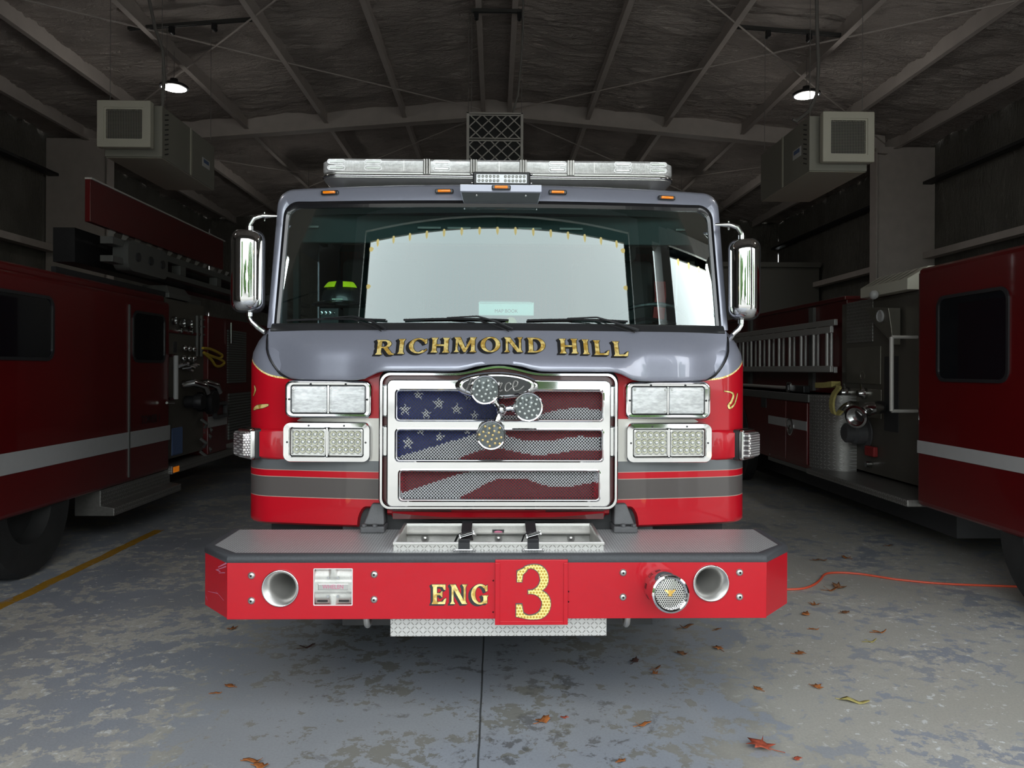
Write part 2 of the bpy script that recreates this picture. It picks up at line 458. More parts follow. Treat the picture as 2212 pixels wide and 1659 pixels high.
def words(name, txt, size, m, parent, T, extrude=.0006, width=None):
    cu = bpy.data.curves.new(name, 'FONT'); cu.body = txt; cu.size = size; cu.extrude = extrude; cu.align_x = 'CENTER'; cu.align_y = 'CENTER'
    o = bpy.data.objects.new(name, cu); COL.objects.link(o); bpy.context.view_layer.update()
    me = bpy.data.meshes.new_from_object(o.evaluated_get(bpy.context.evaluated_depsgraph_get()))
    bpy.data.objects.remove(o); bpy.data.curves.remove(cu); me.name = name
    if width:
        xs = [v.co.x for v in me.vertices]; k = width/(max(xs)-min(xs))
        me.transform(Matrix.Diagonal((k, 1, 1, 1)))
    me.transform(T @ Matrix.Rotation(pi/2, 4, 'X')); me.materials.clear(); me.materials.append(MATS[m])
    o = bpy.data.objects.new(name, me); COL.objects.link(o)
    if parent is not None: hang(o, parent)
    return o

# ------------------------------------------------------------------ serif glyphs as lists of polygons on a unit-high body
def stroke(pts, ws):
    """variable-width stroke -> list of quads"""
    L, R = [], []
    for i, p in enumerate(pts):
        a = pts[max(i-1, 0)]; b = pts[min(i+1, len(pts)-1)]
        dx, dy = b[0]-a[0], b[1]-a[1]; l = math.hypot(dx, dy) or 1; nx, ny = -dy/l, dx/l; w = ws[i]/2
        L.append((p[0]+nx*w, p[1]+ny*w)); R.append((p[0]-nx*w, p[1]-ny*w))
    return [[R[i], R[i+1], L[i+1], L[i]] for i in range(len(pts)-1)]
def arc(cx, cy, rx, ry, a0, a1, wx, wy, n=22):
    """ring piece, thick wx at the sides and wy at top and bottom"""
    out = []
    for k in range(n):
        q = []
        for a in (a0+(a1-a0)*k/n, a0+(a1-a0)*(k+1)/n):
            c, s = cos(radians(a)), sin(radians(a)); q.append(((cx+rx*c, cy+ry*s), (cx+(rx-wx)*c, cy+(ry-wy)*s)))
        out.append([q[0][0], q[1][0], q[1][1], q[0][1]])
    return out
def stem(x, w=.2, s=.07, top=True, bot=True, z0=0, z1=1):
    p = []
    p += [(x-w/2-s, z0), (x+w/2+s, z0), (x+w/2+s*.6, z0+.06), (x+w/2, z0+.14)] if bot else [(x-w/2, z0), (x+w/2, z0)]
    p += [(x+w/2, z1-.14), (x+w/2+s*.6, z1-.06), (x+w/2+s, z1), (x-w/2-s, z1), (x-w/2-s*.6, z1-.06), (x-w/2, z1-.14)] if top else [(x+w/2, z1), (x-w/2, z1)]
    if bot: p += [(x-w/2, z0+.14), (x-w/2-s*.6, z0+.06)]
    return p
def C3r(P, n=5):
    out = []
    for i in range(len(P)-1):
        p0, p1, p2, p3 = P[max(i-1, 0)], P[i], P[i+1], P[min(i+2, len(P)-1)]
        for k in range(n):
            t = k/n; out.append(tuple(.5*((2*p1[j])+(-p0[j]+p2[j])*t+(2*p0[j]-5*p1[j]+4*p2[j]-p3[j])*t*t+(-p0[j]+3*p1[j]-3*p2[j]+p3[j])*t**3) for j in range(3)))
    return out+[P[-1]]
def glyph(ch):
    if ch == 'I': return .42, [stem(.21)]
    if ch == 'H': return .98, [stem(.21), stem(.77), [(.3, .44), (.7, .44), (.7, .55), (.3, .55)]]
    if ch == 'N': return .98, [stem(.17, .1, .08), stem(.80, .1, .08), [(.08, 1), (.32, 1), (.85, 0), (.66, 0)]]
    if ch == 'M': return 1.16, [stem(.17, .1, .08), stem(.95, .18, .07), [(.1, 1), (.34, 1), (.62, .18), (.50, .0)], [(.50, 0), (.60, .0), (.95, .86), (.88, 1), (.84, .98)]]
    if ch == 'O': return .98, arc(.49, .5, .47, .52, 0, 360, .21, .09, 40)
    if ch == 'D': return .94, [stem(.21)]+arc(.40, .5, .50, .5, -90, 90, .21, .09)+[[(.2, .91), (.41, .91), (.41, 1), (.2, 1)], [(.2, 0), (.41, 0), (.41, .09), (.2, .09)]]
    if ch == 'C': return .90, arc(.49, .5, .47, .52, 42, 318, .21, .09, 34)+[[(.80, .62), (.88, .66), (.88, .98), (.80, .93), (.72, .80)], [(.80, .13), (.90, .22), (.88, .30), (.84, .26), (.74, .12)]]
    if ch == 'G': return .98, arc(.49, .5, .47, .52, 46, 320, .21, .09, 34)+[[(.78, .64), (.87, .68), (.87, .98), (.79, .93), (.71, .82)], [(.66, .04), (.86, .04), (.86, .36), (.93, .44), (.58, .44), (.66, .36)]]
    if ch == 'L': return .82, [stem(.21), [(.2, 0), (.74, 0), (.80, .32), (.74, .30), (.62, .12), (.2, .10)]]
    if ch == 'E': return .82, [stem(.21), [(.2, 0), (.74, 0), (.80, .30), (.72, .27), (.60, .12), (.2, .10)], [(.2, .90), (.2, 1), (.76, 1), (.76, .72), (.68, .74), (.60, .88)], [(.3, .46), (.3, .56), (.48, .56), (.56, .66), (.6, .66), (.6, .36), (.56, .36), (.48, .46)]]
    if ch == 'R': return .94, [stem(.21), [(.2, .91), (.45, .91), (.45, 1), (.2, 1)], [(.3, .44), (.45, .44), (.45, .53), (.3, .53)]]+arc(.44, .72, .34, .28, -90, 90, .19, .09, 16)+[[(.40, .46), (.60, .48), (.86, .08), (.96, .06), (.94, 0), (.74, -.02), (.66, .04)]]
    if ch == '3':
        P, W = [], []
        for a in [(.10+.0, .0)]: pass
        up = [(.30, .95, .07), (.42, .985, .06), (.55, .98, .09), (.68, .93, .15), (.76, .84, .20), (.785, .74, .205), (.75, .65, .18), (.66, .57, .12), (.52, .515, .07), (.38, .50, .055)]
        lo = [(.38, .505, .055), (.55, .50, .08), (.70, .46, .14), (.81, .37, .20), (.84, .27, .215), (.80, .165, .20), (.69, .07, .14), (.54, .03, .085), (.38, .025, .065), (.16, .06, .06)]
        up, lo = C3r(up), C3r(lo)
        g = stroke([p[:2] for p in up], [p[2] for p in up])+stroke([p[:2] for p in lo], [p[2] for p in lo])
        g += [[(.10, .90), (.32, .98), (.34, .91), (.24, .84), (.22, .70), (.10, .70)], [(.08, .04), (.34, .0), (.36, .06), (.26, .10), (.22, .27), (.08, .27)]]
        return .98, g
    return .5, []
def grow(poly, d):
    """push a polygon outwards by d"""
    n = len(poly); A = sum(poly[i][0]*poly[(i+1) % n][1]-poly[(i+1) % n][0]*poly[i][1] for i in range(n)); sg = 1 if A > 0 else -1; out = []
    for i in range(n):
        p, a, b = poly[i], poly[i-1], poly[(i+1) % n]
        e1 = (p[0]-a[0], p[1]-a[1]); e2 = (b[0]-p[0], b[1]-p[1]); l1 = math.hypot(*e1) or 1e-9; l2 = math.hypot(*e2) or 1e-9
        nx = (e1[1]/l1+e2[1]/l2)*sg; ny = (-e1[0]/l1-e2[0]/l2)*sg; l = math.hypot(nx, ny) or 1
        out.append((p[0]+nx/l*d, p[1]+ny/l*d))
    return out
def lettering(name, txt, x0, x1, zfn, h, surf, parent, goldm='gold_leaf', track=.16, shadow=(-.14, -.07), space=.55, out=.035):
    """raised vinyl letters from x0 to x1 lying on surface y=surf(x, z)"""
    tot = sum(glyph(c)[0] if c != ' ' else space for c in txt)+track*(len(txt)-1); k = (x1-x0)/tot
    G, S = M(), M(); x = 0; 
    for c in txt:
        if c == ' ': x += space+track; continue
        wd, polys = glyph(c)
        for pi_, p in enumerate(polys):
            ep = .00006*pi_
            def mp(q, off, sx=0, sz=0):
                X = x0+(x+q[0]+sx)*k; Zz = zfn(x0+(x+wd/2)*k)+(q[1]+sz)*h
                return (X, surf(X, Zz)-off, Zz)
            G.prism(p, lambda q: mp(q, .0040+ep), lambda q: mp(q, .0022))
            gp = grow(p, out)
            if shadow:
                for t in (0, .2, .4, .6, .8, 1):
                    S.prism(gp, lambda q: mp(q, .0020-.0006*t+ep*.2, shadow[0]*t, shadow[1]*t), lambda q: mp(q, -.0002, shadow[0]*t, shadow[1]*t))
            else: S.prism(gp, lambda q: mp(q, .0020), lambda q: mp(q, 0))
        x += wd+track
    g = G.build(name, goldm, parent, smooth=False); s = S.build('letter_outline', 'lettering_black', g, smooth=False); return g

# ================================================================== THE STATION HALL
RZ = 6.60          # foam surface at the ridge
SL = 0.083
WX = 8.3; BY = 22.3
def roof(x, z=RZ): return z-SL*abs(x)
g = M()
g.box(-9, 9, -.3, BY+.3, -.2, 0)
fl = structure(g.build('floor', 'floor', smooth=False))
structure(M().box(-40, 40, -60, -.3, -.2, -.004).build('ground_apron', 'concrete_out', smooth=False))
# lumpy foam ceiling as a gently displaced sheet on each slope
from mathutils import noise as mnoise
def ceil(u, v):
    x = -WX+2*WX*u; y = DOOR_Y+(BY-DOOR_Y)*v
    d = .05*mnoise.noise((x*1.4, y*2.2, 0))+.032*mnoise.noise((x*2.2, y*11, 5))+.022*mnoise.noise((x*6, y*24, 9))
    return (x, y, roof(x)+d)
g = M().grid(ceil, 230, 640)
c = structure(g.build('ceiling', 'foam_ceiling'))
g = M(); g.add([(-WX, DOOR_Y, roof(WX)+.25), (0, DOOR_Y, RZ+.25), (WX, DOOR_Y, roof(WX)+.25), (-WX, BY, roof(WX)+.25), (0, BY, RZ+.25), (WX, BY, roof(WX)+.25)], [(0, 1, 4, 3), (1, 2, 5, 4)])
structure(g.build('roof', 'foam_steel', smooth=False))
def wallgrid(fn): return M().grid(fn, 200, 40)
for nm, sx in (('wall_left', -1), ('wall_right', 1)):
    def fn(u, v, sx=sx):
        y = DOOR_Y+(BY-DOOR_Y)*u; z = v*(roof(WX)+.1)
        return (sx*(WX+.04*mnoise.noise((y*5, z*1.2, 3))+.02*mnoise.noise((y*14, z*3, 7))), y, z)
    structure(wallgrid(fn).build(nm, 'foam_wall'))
def fb(u, v):
    x = -WX+2*WX*u; return (x, BY+.04*mnoise.noise((x*5, 4, v*5)), v*(roof(x)+.1))
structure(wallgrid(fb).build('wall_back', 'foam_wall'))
# front wall with two open bays (middle, right) and the closed left one
g = M(); y0, y1 = DOOR_Y-.1, DOOR_Y+.1
g.box(-8.5, -DOOR_W, y0, y1, 0, DOOR_H); g.box(DOOR_W, 3.1, y0, y1, 0, DOOR_H); g.box(7.1, 8.5, y0, y1, 0, DOOR_H)
for s in (-1, 1): g.add([(0, y0, DOOR_H), (s*8.5, y0, DOOR_H), (s*8.5, y0, roof(8.5)+.3), (0, y0, RZ+.3), (0, y1, DOOR_H), (s*8.5, y1, DOOR_H), (s*8.5, y1, roof(8.5)+.3), (0, y1, RZ+.3)], [(0, 1, 2, 3), (4, 5, 6, 7), (0, 1, 5, 4), (1, 2, 6, 5), (3, 2, 6, 7)])
structure(g.build('wall_front', 'siding', smooth=False))
def trimbox(n, *a, m='white_paint'):
    return structure(M().box(*a).build('trim_%d' % n, m, smooth=False, bevel=.005))
for k, (a, b_) in enumerate(((-DOOR_W-.22, -DOOR_W), (DOOR_W, DOOR_W+.22))): trimbox(1+k, a, b_, y0-.03, y1+.04, 0, DOOR_H+.2)
trimbox(3, -DOOR_W, DOOR_W, y0-.03, y1+.04, DOOR_H, DOOR_H+.22)
trimbox(4, 3.28, 3.5, y0-.03, y1+.04, 0, DOOR_H+.2); trimbox(5, 7.5, 7.72, y0-.03, y1+.04, 0, DOOR_H+.2); trimbox(6, 3.5, 7.5, y0-.03, y1+.04, DOOR_H, DOOR_H+.22)
# purlins (run along the hall), rafter frames, girts, columns
PX = [.24, 1.70, 3.14, 4.60, 6.06, 7.5]; tn = 7
for s in (-1, 1):
    for x in PX:
        g = M(); z = roof(x, 6.42)
        g.box(s*x-.012, s*x+.012, DOOR_Y+.2, BY-.1, z-.03, z+.26); g.box(s*x-.04, s*x+.04, DOOR_Y+.2, BY-.1, z-.035, z-.02)
        structure(g.build('trim_%d' % tn, 'foam_steel', bevel=.004)); tn += 1
for y in (7.2, 14.2):
    g = M(); zb = 6.27
    for s in (-1, 1):
        P = [(0, zb), (s*7.3, zb-SL*7.3-.02), (s*7.3, zb-SL*7.3+.45), (0, zb+.40)]
        g.add([(x, y+d, z) for d in (-.01, .01) for x, z in P], [(0, 1, 2, 3), (4, 5, 6, 7), (0, 1, 5, 4), (3, 2, 6, 7)])
        g.add([(x, y+d, z+e) for e in (0, .015) for d in (-.11, .11) for x, z in P[:2]], [(0, 1, 3, 2), (4, 5, 7, 6), (0, 1, 5, 4), (2, 3, 7, 6)])
        g.box(s*7.08, s*7.10, y-.12, y+.12, 0, 5.75); g.box(min(s*7.1, s*8.25), max(s*7.1, s*8.25), y-.012, y+.012, 0, 5.8)
    structure(g.build('trim_%d' % tn, 'foam_steel', smooth=False)); tn += 1
for s in (-1, 1):
    for z, m in ((3.7, 'foam_steel'), (5.1, 'black_metal')):
        g = M(); g.box(min(s*8.2, s*8.02), max(s*8.2, s*8.02), DOOR_Y+.3, 19.15 if z < 4 else BY-.2, z, z+(.12 if z < 4 else .05))
        structure(g.build('trim_%d' % tn, m, smooth=False)); tn += 1
# rod bracing in the roof plane
def rod(p0, p1, r=.012):
    global tn
    structure(M().tube([p0, p1], r, 6).build('trim_%d' % tn, 'foam_steel')); tn += 1
for s in (-1, 1):
    rod((s*.3, 14.0, 6.36), (s*7.4, 7.5, 5.80)); rod((s*.8, 7.6, 6.33), (s*7.2, 14.0, 5.8))
    rod((s*.3, 14.4, 6.36), (s*7.3, 21.5, 5.8)); rod((s*.5, 21.5, 6.33), (s*7.2, 14.5, 5.8))
# drywall room in the far right corner, and another far left
g = M(); g.box(3.0, 8.2, 19.2, 22.2, 0, 4.28); g.box(3.0, 8.2, 19.1, 19.2, 4.2, 4.32)
structure(g.build('wall_far_room', 'wall_drywall', smooth=False))
# rectangular closed door of the left bay, closed roll door strips in the back wall
g = M()
for k in range(8): g.box(-7.1, -3.1, DOOR_Y+.12, DOOR_Y+.16, k*.55+.01, k*.55+.54)
structure(g.build('door_1', 'siding', smooth=False))

# ---------------- air cleaner hung over the engine
def strut(label, p0, p1, hang_x):
    p0, p1 = Vector(p0), Vector(p1); t = thing('strut_channel', label, 'ceiling rail', (p0+p1)/2, 'slotted rails under the roof')
    T = M(); d = (p1-p0); L = d.length; a = math.atan2(d.z, d.x); X = at(*((p0+p1)/2), 0, 0, -a)
    T.box(-L/2, L/2, -.02, .02, .012, .022, X); T.box(-L/2, L/2, -.022, -.014, -.022, .022, X); T.box(-L/2, L/2, .014, .022, -.022, .022, X)
    T.build('rail', 'strut', t, smooth=False)
    for hx in hang_x:
        k = (hx-p0.x)/(p1.x-p0.x); q = p0+d*k
        g = M(); g.box(q.x-.03, q.x+.03, q.y-.03, q.y+.03, q.z-.07, q.z-.02); g.lathe([(.0, .04), (.03, .04), (.03, -.04), (.0, -.04)], 12, at(q.x, q.y, q.z-.085)); g.build('trolley', 'black_metal', t)
    return t
strut('dark slotted rail across the two middle purlins above the white filter box', (-.34, 10.1, 6.33), (.34, 10.1, 6.33), (-.27, .30))
aL = onY(277, 62, 10.1); bL = onY(543, 42, 10.1); strut('dark slotted rail above the left beige heater', aL, bL, (onY(371, 60, 10.1).x, onY(463, 50, 10.1).x))
aR = onY(1583, 57, 10.1); bR = onY(1835, 78, 10.1); strut('dark slotted rail above the right beige heater', aR, bR, (onY(1659, 62, 10.1).x, onY(1748, 70, 10.1).x))

def filterbox():
    p = onY(1008, 243, 9.9); q = onY(1130, 350, 9.9); x0, x1 = p.x, q.x; z1 = p.z; z0 = z1-.92
    t = thing('air_cleaner', 'white framed filter box with diamond grid hung over the engine roof', 'air filter', ((x0+x1)/2, 9.9, z0))
    g = M(); g.box(x0, x1, 9.93, 11.1, z0, z1); g.build('housing', 'heater_gray', t, smooth=False, bevel=.006)
    g = M(); f = .035
    g.box(x0, x0+f, 9.88, 9.94, z0, z1); g.box(x1-f, x1, 9.88, 9.94, z0, z1); g.box(x0, x1, 9.88, 9.94, z1-.02, z1); g.box(x0, x1, 9.88, 9.94, z0, z0+.02)
    g.build('frame', 'filter_frame', t, smooth=False, bevel=.003)
    zm = onY(1070, 302, 9.9).z
    for za, zb_ in ((zm+.01, z1-.03), (z0+.03, zm-.01)):
        h = M(); h.box(x0+f, x1-f, 9.92, 9.925, za, zb_)
        b_ = h.build('filter_pleats', 'grille_dark', t, smooth=False)
        pl = M(); n = 34
        for k in range(n):
            xx = x0+f+(x1-x0-2*f)*(k+.5)/n; pl.box(xx-.0025, xx+.0025, 9.905, 9.92, za, zb_)
        pl.build('pleat', 'black_metal', b_, smooth=False)['kind'] = 'stuff'
        gr = M(); W = x1-x0-2*f; H = zb_-za; c = W/4; wv = .007
        gr.box(x0+f, x1-f, 9.885, 9.90, zb_-.012, zb_); gr.box(x0+f, x1-f, 9.885, 9.90, za, za+.012)
        rows = 2; ch = c*.95
        for sgn in (-1, 1):
            for k in range(-6, 12):
                xa = x0+f+k*c+(c/2 if False else 0); pts = []
                # line through (xa, za) with slope sgn*ch/c clipped to the panel
                t0, t1 = 0, 1
                X0, X1 = xa, xa+sgn*H*c/ch
                lo, hi = (x0+f), (x1-f)
                def clip(a, b, A, Bv):
                    if A == Bv: return a, b
                    ta, tb = (lo-A)/(Bv-A), (hi-A)/(Bv-A); 
                    if ta > tb: ta, tb = tb, ta
                    return max(a, ta), min(b, tb)
                a_, b2 = clip(0, 1, X0, X1)
                if a_ >= b2: continue
                P0 = (X0+(X1-X0)*a_, 9.892, za+H*a_); P1 = (X0+(X1-X0)*b2, 9.892, za+H*b2)
                d = Vector(P1)-Vector(P0); nv = Vector((-d.z, 0, d.x)).normalized()*wv
                gr.add([Vector(P0)+nv, Vector(P0)-nv, Vector(P1)-nv, Vector(P1)+nv, Vector(P0)+nv+Vector((0, .008, 0)), Vector(P0)-nv+Vector((0, .008, 0)), Vector(P1)-nv+Vector((0, .008, 0)), Vector(P1)+nv+Vector((0, .008, 0))], [(0, 1, 2, 3), (0, 1, 5, 4), (1, 2, 6, 5), (2, 3, 7, 6), (3, 0, 4, 7)])
        gr.build('diamond_grid', 'filter_frame', t, smooth=False)
    for x in (x0+.02, x0+.06, x1-.02): M().tube([(x, 9.95, z1), (x, 10.05, 6.3)], .003, 5).build('cable', 'cable_gray', t)
    p = [onY(a, b, 10.0) for a, b in ((1108, 243), (1119, 205), (1126, 130), (1130, 60), (1130, -20))]
    tag(M().tube(p, .013, 8).build('conduit', 'cable_gray'), 'curved grey conduit rising from the filter box to the roof', 'conduit')
filterbox()

def heater(s, label):
    # near end at y=8.54, body runs back
    if s > 0: x0, x1 = 3.53, 4.19; zt, zb_ = 4.47, 3.85
    else: x0, x1 = -4.33, -3.70; zt, zb_ = 4.50, 3.93
    ya, yb = 8.54, 10.12
    t = thing('hanging_heater', label, 'heater', ((x0+x1)/2, (ya+yb)/2, zb_), 'box heaters hung on cables')
    g = M(); g.box(x0, x1, ya, yb, zb_, zt); body = g.build('cabinet', 'heater_gray', t, smooth=False, bevel=.008)
    g = M(); g.box(x0+.01, x1-.01, ya+.02, yb-.02, zb_-.006, zb_-.001); g.build('bottom_panel', 'heater_beige', t, smooth=False)
    # front hood with louvred reveal and square grille
    hx0 = x0+.10 if s > 0 else x0-.02; hx1 = hx0+.58; hz0 = zb_+.07; hz1 = zt+.01
    g = M(); g.box(hx0+.03, hx1-.03, ya-.05, ya+.0, hz0+.02, hz1-.02); g.build('duct_collar', 'heater_gray', t, smooth=False)
    cx, cz = (hx0+hx1)/2, (hz0+hz1)/2; W, H = hx1-hx0, hz1-hz0; T = at(cx, ya-.05, cz)
    g = M(T); g.loft([ring(rrect(W, H, .012), 0), ring(rrect(W, H, .012), .075), ring(rrect(W-.01, H-.01, .01), .08), ring(rrect(W-.15, H-.15, .01), .08), ring(rrect(W-.15, H-.15, .01), .07), ring(rrect(W-.19, H-.19, .01), .07), ring(rrect(W-.19, H-.19, .01), .02)])
    g.build('front_hood', 'heater_beige', t, smooth=False)
    w2, h2 = (W-.19)/2, (H-.19)/2
    M(T).box(-w2, w2, -.02, -.015, -h2, h2).build('grille_back', 'grille_dark', t, smooth=False)
    g = M(T); n = 22
    for k in range(1, n):
        a = -w2+2*w2*k/n; g.box(a-.0022, a+.0022, -.064, -.060, -h2, h2)
        a = -h2+2*h2*k/n; g.box(-w2, w2, -.068, -.064, a-.0022, a+.0022)
    g.build('egg_crate_grille', 'heater_gray', t, smooth=False)
    # side louvres, seams, screws and maker label on the face towards the middle
    sx = x0 if s > 0 else x1; d = -.004*s
    g = M()
    for k in range(9): g.add([(sx+d, ya+.06, zt-.08-.055*k), (sx+d, ya+.06, zt-.095-.055*k), (sx+d, ya+.16, zt-.06-.055*k), (sx+d, ya+.16, zt-.045-.055*k)], [(0, 1, 2, 3)])
    g.build('louvre', 'grille_dark', t, smooth=False)
    g = M(); g.box(min(sx, sx+d*2), max(sx, sx+d*2), ya+.78, ya+.82, zb_, zt); g.build('seam', 'heater_beige', t, smooth=False)
    ly = ya+.35 if s > 0 else yb-.30; lz = (zt+zb_)/2-.02
    lb = M().box(min(sx, sx+d), max(sx, sx+d), ly-.12, ly+.12, lz-.05, lz+.06).build('label', 'white_paint', t, smooth=False)
    M().box(min(sx+d, sx+1.5*d), max(sx+d, sx+1.5*d), ly-.08, ly+.09, lz+.0, lz+.045).build('label_print', 'sticker_blue', lb, smooth=False)
    for x in (x0+.03, x1-.03):
        for y in (ya+.06, yb-.06): M().tube([(x, y, zt), (x, y, roof(x, 6.4))], .0035, 5).build('cable', 'cable_gray', t)
    return t
heater(1, 'beige box heater with square grille hung in the right bay')
heater(-1, 'beige box heater hung in the left bay above the tower truck')
# hoses and conduits feeding heaters
pR = [onY(a, b, 8.9) for a, b in ((1764, -20), (1765, 60), (1768, 150), (1764, 205), (1748, 240), (1720, 262), (1712, 258))]
tag(M().tube(pR, .022, 8).build('conduit', 'cable_gray'), 'thick grey flexible conduit looping into the right heater', 'conduit')
pL = [onY(a, b, 8.9) for a, b in ((318, -20), (335, 60), (352, 110), (355, 170), (350, 238))]
tag(M().tube(pL, .02, 8).build('conduit', 'cable_gray'), 'grey flexible conduit bending down to the left heater', 'conduit')

def highbay(px, py, label, at_=None):
    p = Vector(at_) if at_ else onY(px, py, 10.8)
    t = thing('round_ceiling_light', label, 'ceiling light', p, 'round hanging lights')
    T = at(p.x, p.y, p.z, 0, radians(90))
    g = M(T); g.lathe([(.0, -.10), (.05, -.10), (.06, -.05), (.16, -.02), (.19, 0), (.19, .03), (.165, .035)], 28); g.build('housing', 'black_metal', t)
    g = M(T); g.lathe([(.165, .032), (.10, .036), (.09, .03), (.0, .03)], 28, cap1=False); g.build('diffuser', 'lamp_glow', t)
    M().tube([(p.x, p.y, p.z+.1), (p.x, p.y, roof(p.x, 6.4))], .004, 5).build('hanging_wire', 'cable_gray', t)
    L = bpy.data.lights.new('round_light_glow', 'POINT'); L.shadow_soft_size = .12; L.energy = 13; L.color = (1, .97, .9)
    o = bpy.data.objects.new('round_light_glow', L); COL.objects.link(o); o.location = (p.x, p.y, p.z-.20)
highbay(376, 186, 'round lit ceiling light hanging above the left heater')
highbay(1742, 202, 'round lit ceiling light hanging above the right heater')

for sx in (-1, 1):  # unseen extra lamps, added to brighten the ceiling and deep hall
    highbay(0, 0, 'added unseen round ceiling light nearest the open doors, %s bay' % ('left' if sx < 0 else 'right'), (sx*4.7, 4.2, 5.5))
    highbay(0, 0, 'added unseen round ceiling light deep in the %s bay, behind the engine' % ('left' if sx < 0 else 'right'), (sx*4.2, 17.2, 5.3))

# ---------------- outside, seen in the glass and chrome
def tree(x, y, h, seed):
    t = thing('tree', 'leafy green tree outside, mirrored in the chrome', 'tree', (x, y, 0), 'trees outside the bay'); r = random.Random(seed)
    M().tube([(x, y, 0), (x+.2, y, h*.35), (x, y+.2, h*.6)], [.28, .2, .1], 8).build('trunk', 'bark', t)
    g = M()
    for k in range(12):
        cx, cy, cz = x+r.uniform(-1.5, 1.5), y+r.uniform(-.6, .6), h*(.18+.72*k/11); R = r.uniform(1.3, 1.75)
        def f(u, v):
            a, b_ = 2*pi*u, pi*v; d = Vector((sin(b_)*cos(a), sin(b_)*sin(a), cos(b_))); k2 = R*(1+.35*mnoise.noise(d*2.2+Vector((cx, cy, cz))))
            return (cx+d.x*k2, cy+d.y*k2, cz+d.z*k2)
        g.grid(f, 14, 8)
    g.build('crown', 'leaves_green', t)
for k, (x, y, h) in enumerate([(-33+6.6*k, -22-(k % 3)*2.2, 8.5+(k*7 % 5)*.5) for k in range(12)]): tree(x, y, h, k)
# fairy lights around the bay opening (mirrored in the windscreen)
t = thing('string_lights', 'string of gold bulbs around the open bay door, mirrored in the windscreen', 'fairy lights', (0, DOOR_Y, DOOR_H))
yy = DOOR_Y-.10
for s in (-1, 1):
    pts = [(s*(DOOR_W+.02), yy, z*.5) for z in range(0, 9)]
    M().tube(pts, .006, 5).build('wire', 'ink', t)
M().tube([(DOOR_W*(k/8-1), yy, DOOR_H+.02) for k in range(17)], .006, 5).build('wire', 'ink', t)
bulb = None; places = [(-DOOR_W+2*DOOR_W*(k+.5)/15, DOOR_H-.03, 0) for k in range(15)]+[(s*(DOOR_W-.03), .45*k+.3, s) for s in (-1, 1) for k in range(10)]+[(3.6+.3*k, DOOR_H-.03, 0) for k in range(13)]
for x, z, s in places:
    if bulb is None:
        bulb = M().lathe([(.001, .06), (.022, .03), (.028, .0), (.02, -.03), (.012, -.04), (.001, -.05)], 8, at(0, 0, 0, 0, radians(90))).build('bulb', 'bulb_gold')
        o = bulb
    else: o = bulb.copy(); COL.objects.link(o)
    o.location = (x, yy, z); hang(o, t)
    if s: o.rotation_euler = (0, s*pi/2, 0)

# ================================================================== THE FIRE ENGINE
BF = 3.15                                            # front face of the bumper
eng = thing('fire_engine', 'red and grey fire engine facing the open bay, gold RICHMOND HILL lettering', 'fire engine', (0, 3.65, 0))
XC, RC, AL = 1.111, .18, atan(.222)
ACX, ACY = XC-RC*sin(AL), 3.62+.10*XC*XC+RC*cos(AL)
def shell_pt(s):
    """point on the cab plan outline; s in [-1, 1] covers side, corner, front"""
    a = abs(s); sg = 1 if s >= 0 else -1
    if a <= .70: x = XC*a/.70; return sg*x, 3.62+.10*x*x
    if a <= .88:
        th = AL+(pi/2-AL)*(a-.70)/.18; return sg*(ACX+RC*sin(th)), ACY-RC*cos(th)
    return sg*(ACX+RC), ACY+(a-.88)/.12*1.9
def shell_y(x, z=0):
    a = abs(x)
    if a <= XC: return 3.62+.10*a*a
    q = min(a-ACX, RC*.999); return ACY-sqrt(RC*RC-q*q)
def shoulder(z): return max(0., (z-1.62)/.19)
def belt(x, y, z):
    t = shoulder(z); return (x*(1-.058*t*t), y+.085*t*t if y < 4.4 else y, z)
def zbot(x):
    a = abs(x)
    if a > .675: return .839
    if a > .630: q = (a-.630)/.045; return .930-.091*0 - (.091-.045)*0 - .091*(1-sqrt(max(0, 1-(q)**2))) if q < 1 else .839
    if a > .53: return .930
    return .900
S = sorted(set([round(-1+2*k/160, 4) for k in range(161)]+[sg*round(v*.70/XC, 5) for sg in (-1, 1) for v in (.5299, .5301, .629, .631, .637, .645, .655, .665, .671, .6749, .6751)]))
zs = [0, .02, .06, .15, .3, .5, .7, .8, .86, .92, .97, 1.0]
rows = []
for s in S:
    x, y = shell_pt(s); zb_ = zbot(x) if abs(s) < .7 else .839; col = []
    # bottom returns inwards
    col.append(belt(x*.985, y+.05, zb_+.004)); col.append(belt(x*.997, y+.015, zb_))
    col += [belt(x, y, zb_+.012+(1.812-zb_-.012)*q) for q in zs[:]]
    rows.append(col)
g = M(); n = len(rows[0]); g.add([p for r in rows for p in r], [(i*n+j, (i+1)*n+j, (i+1)*n+j+1, i*n+j+1) for i in range(len(rows)-1) for j in range(n-1)])
cab = g.build('cab_body', 'engine_livery', eng, angle=50)

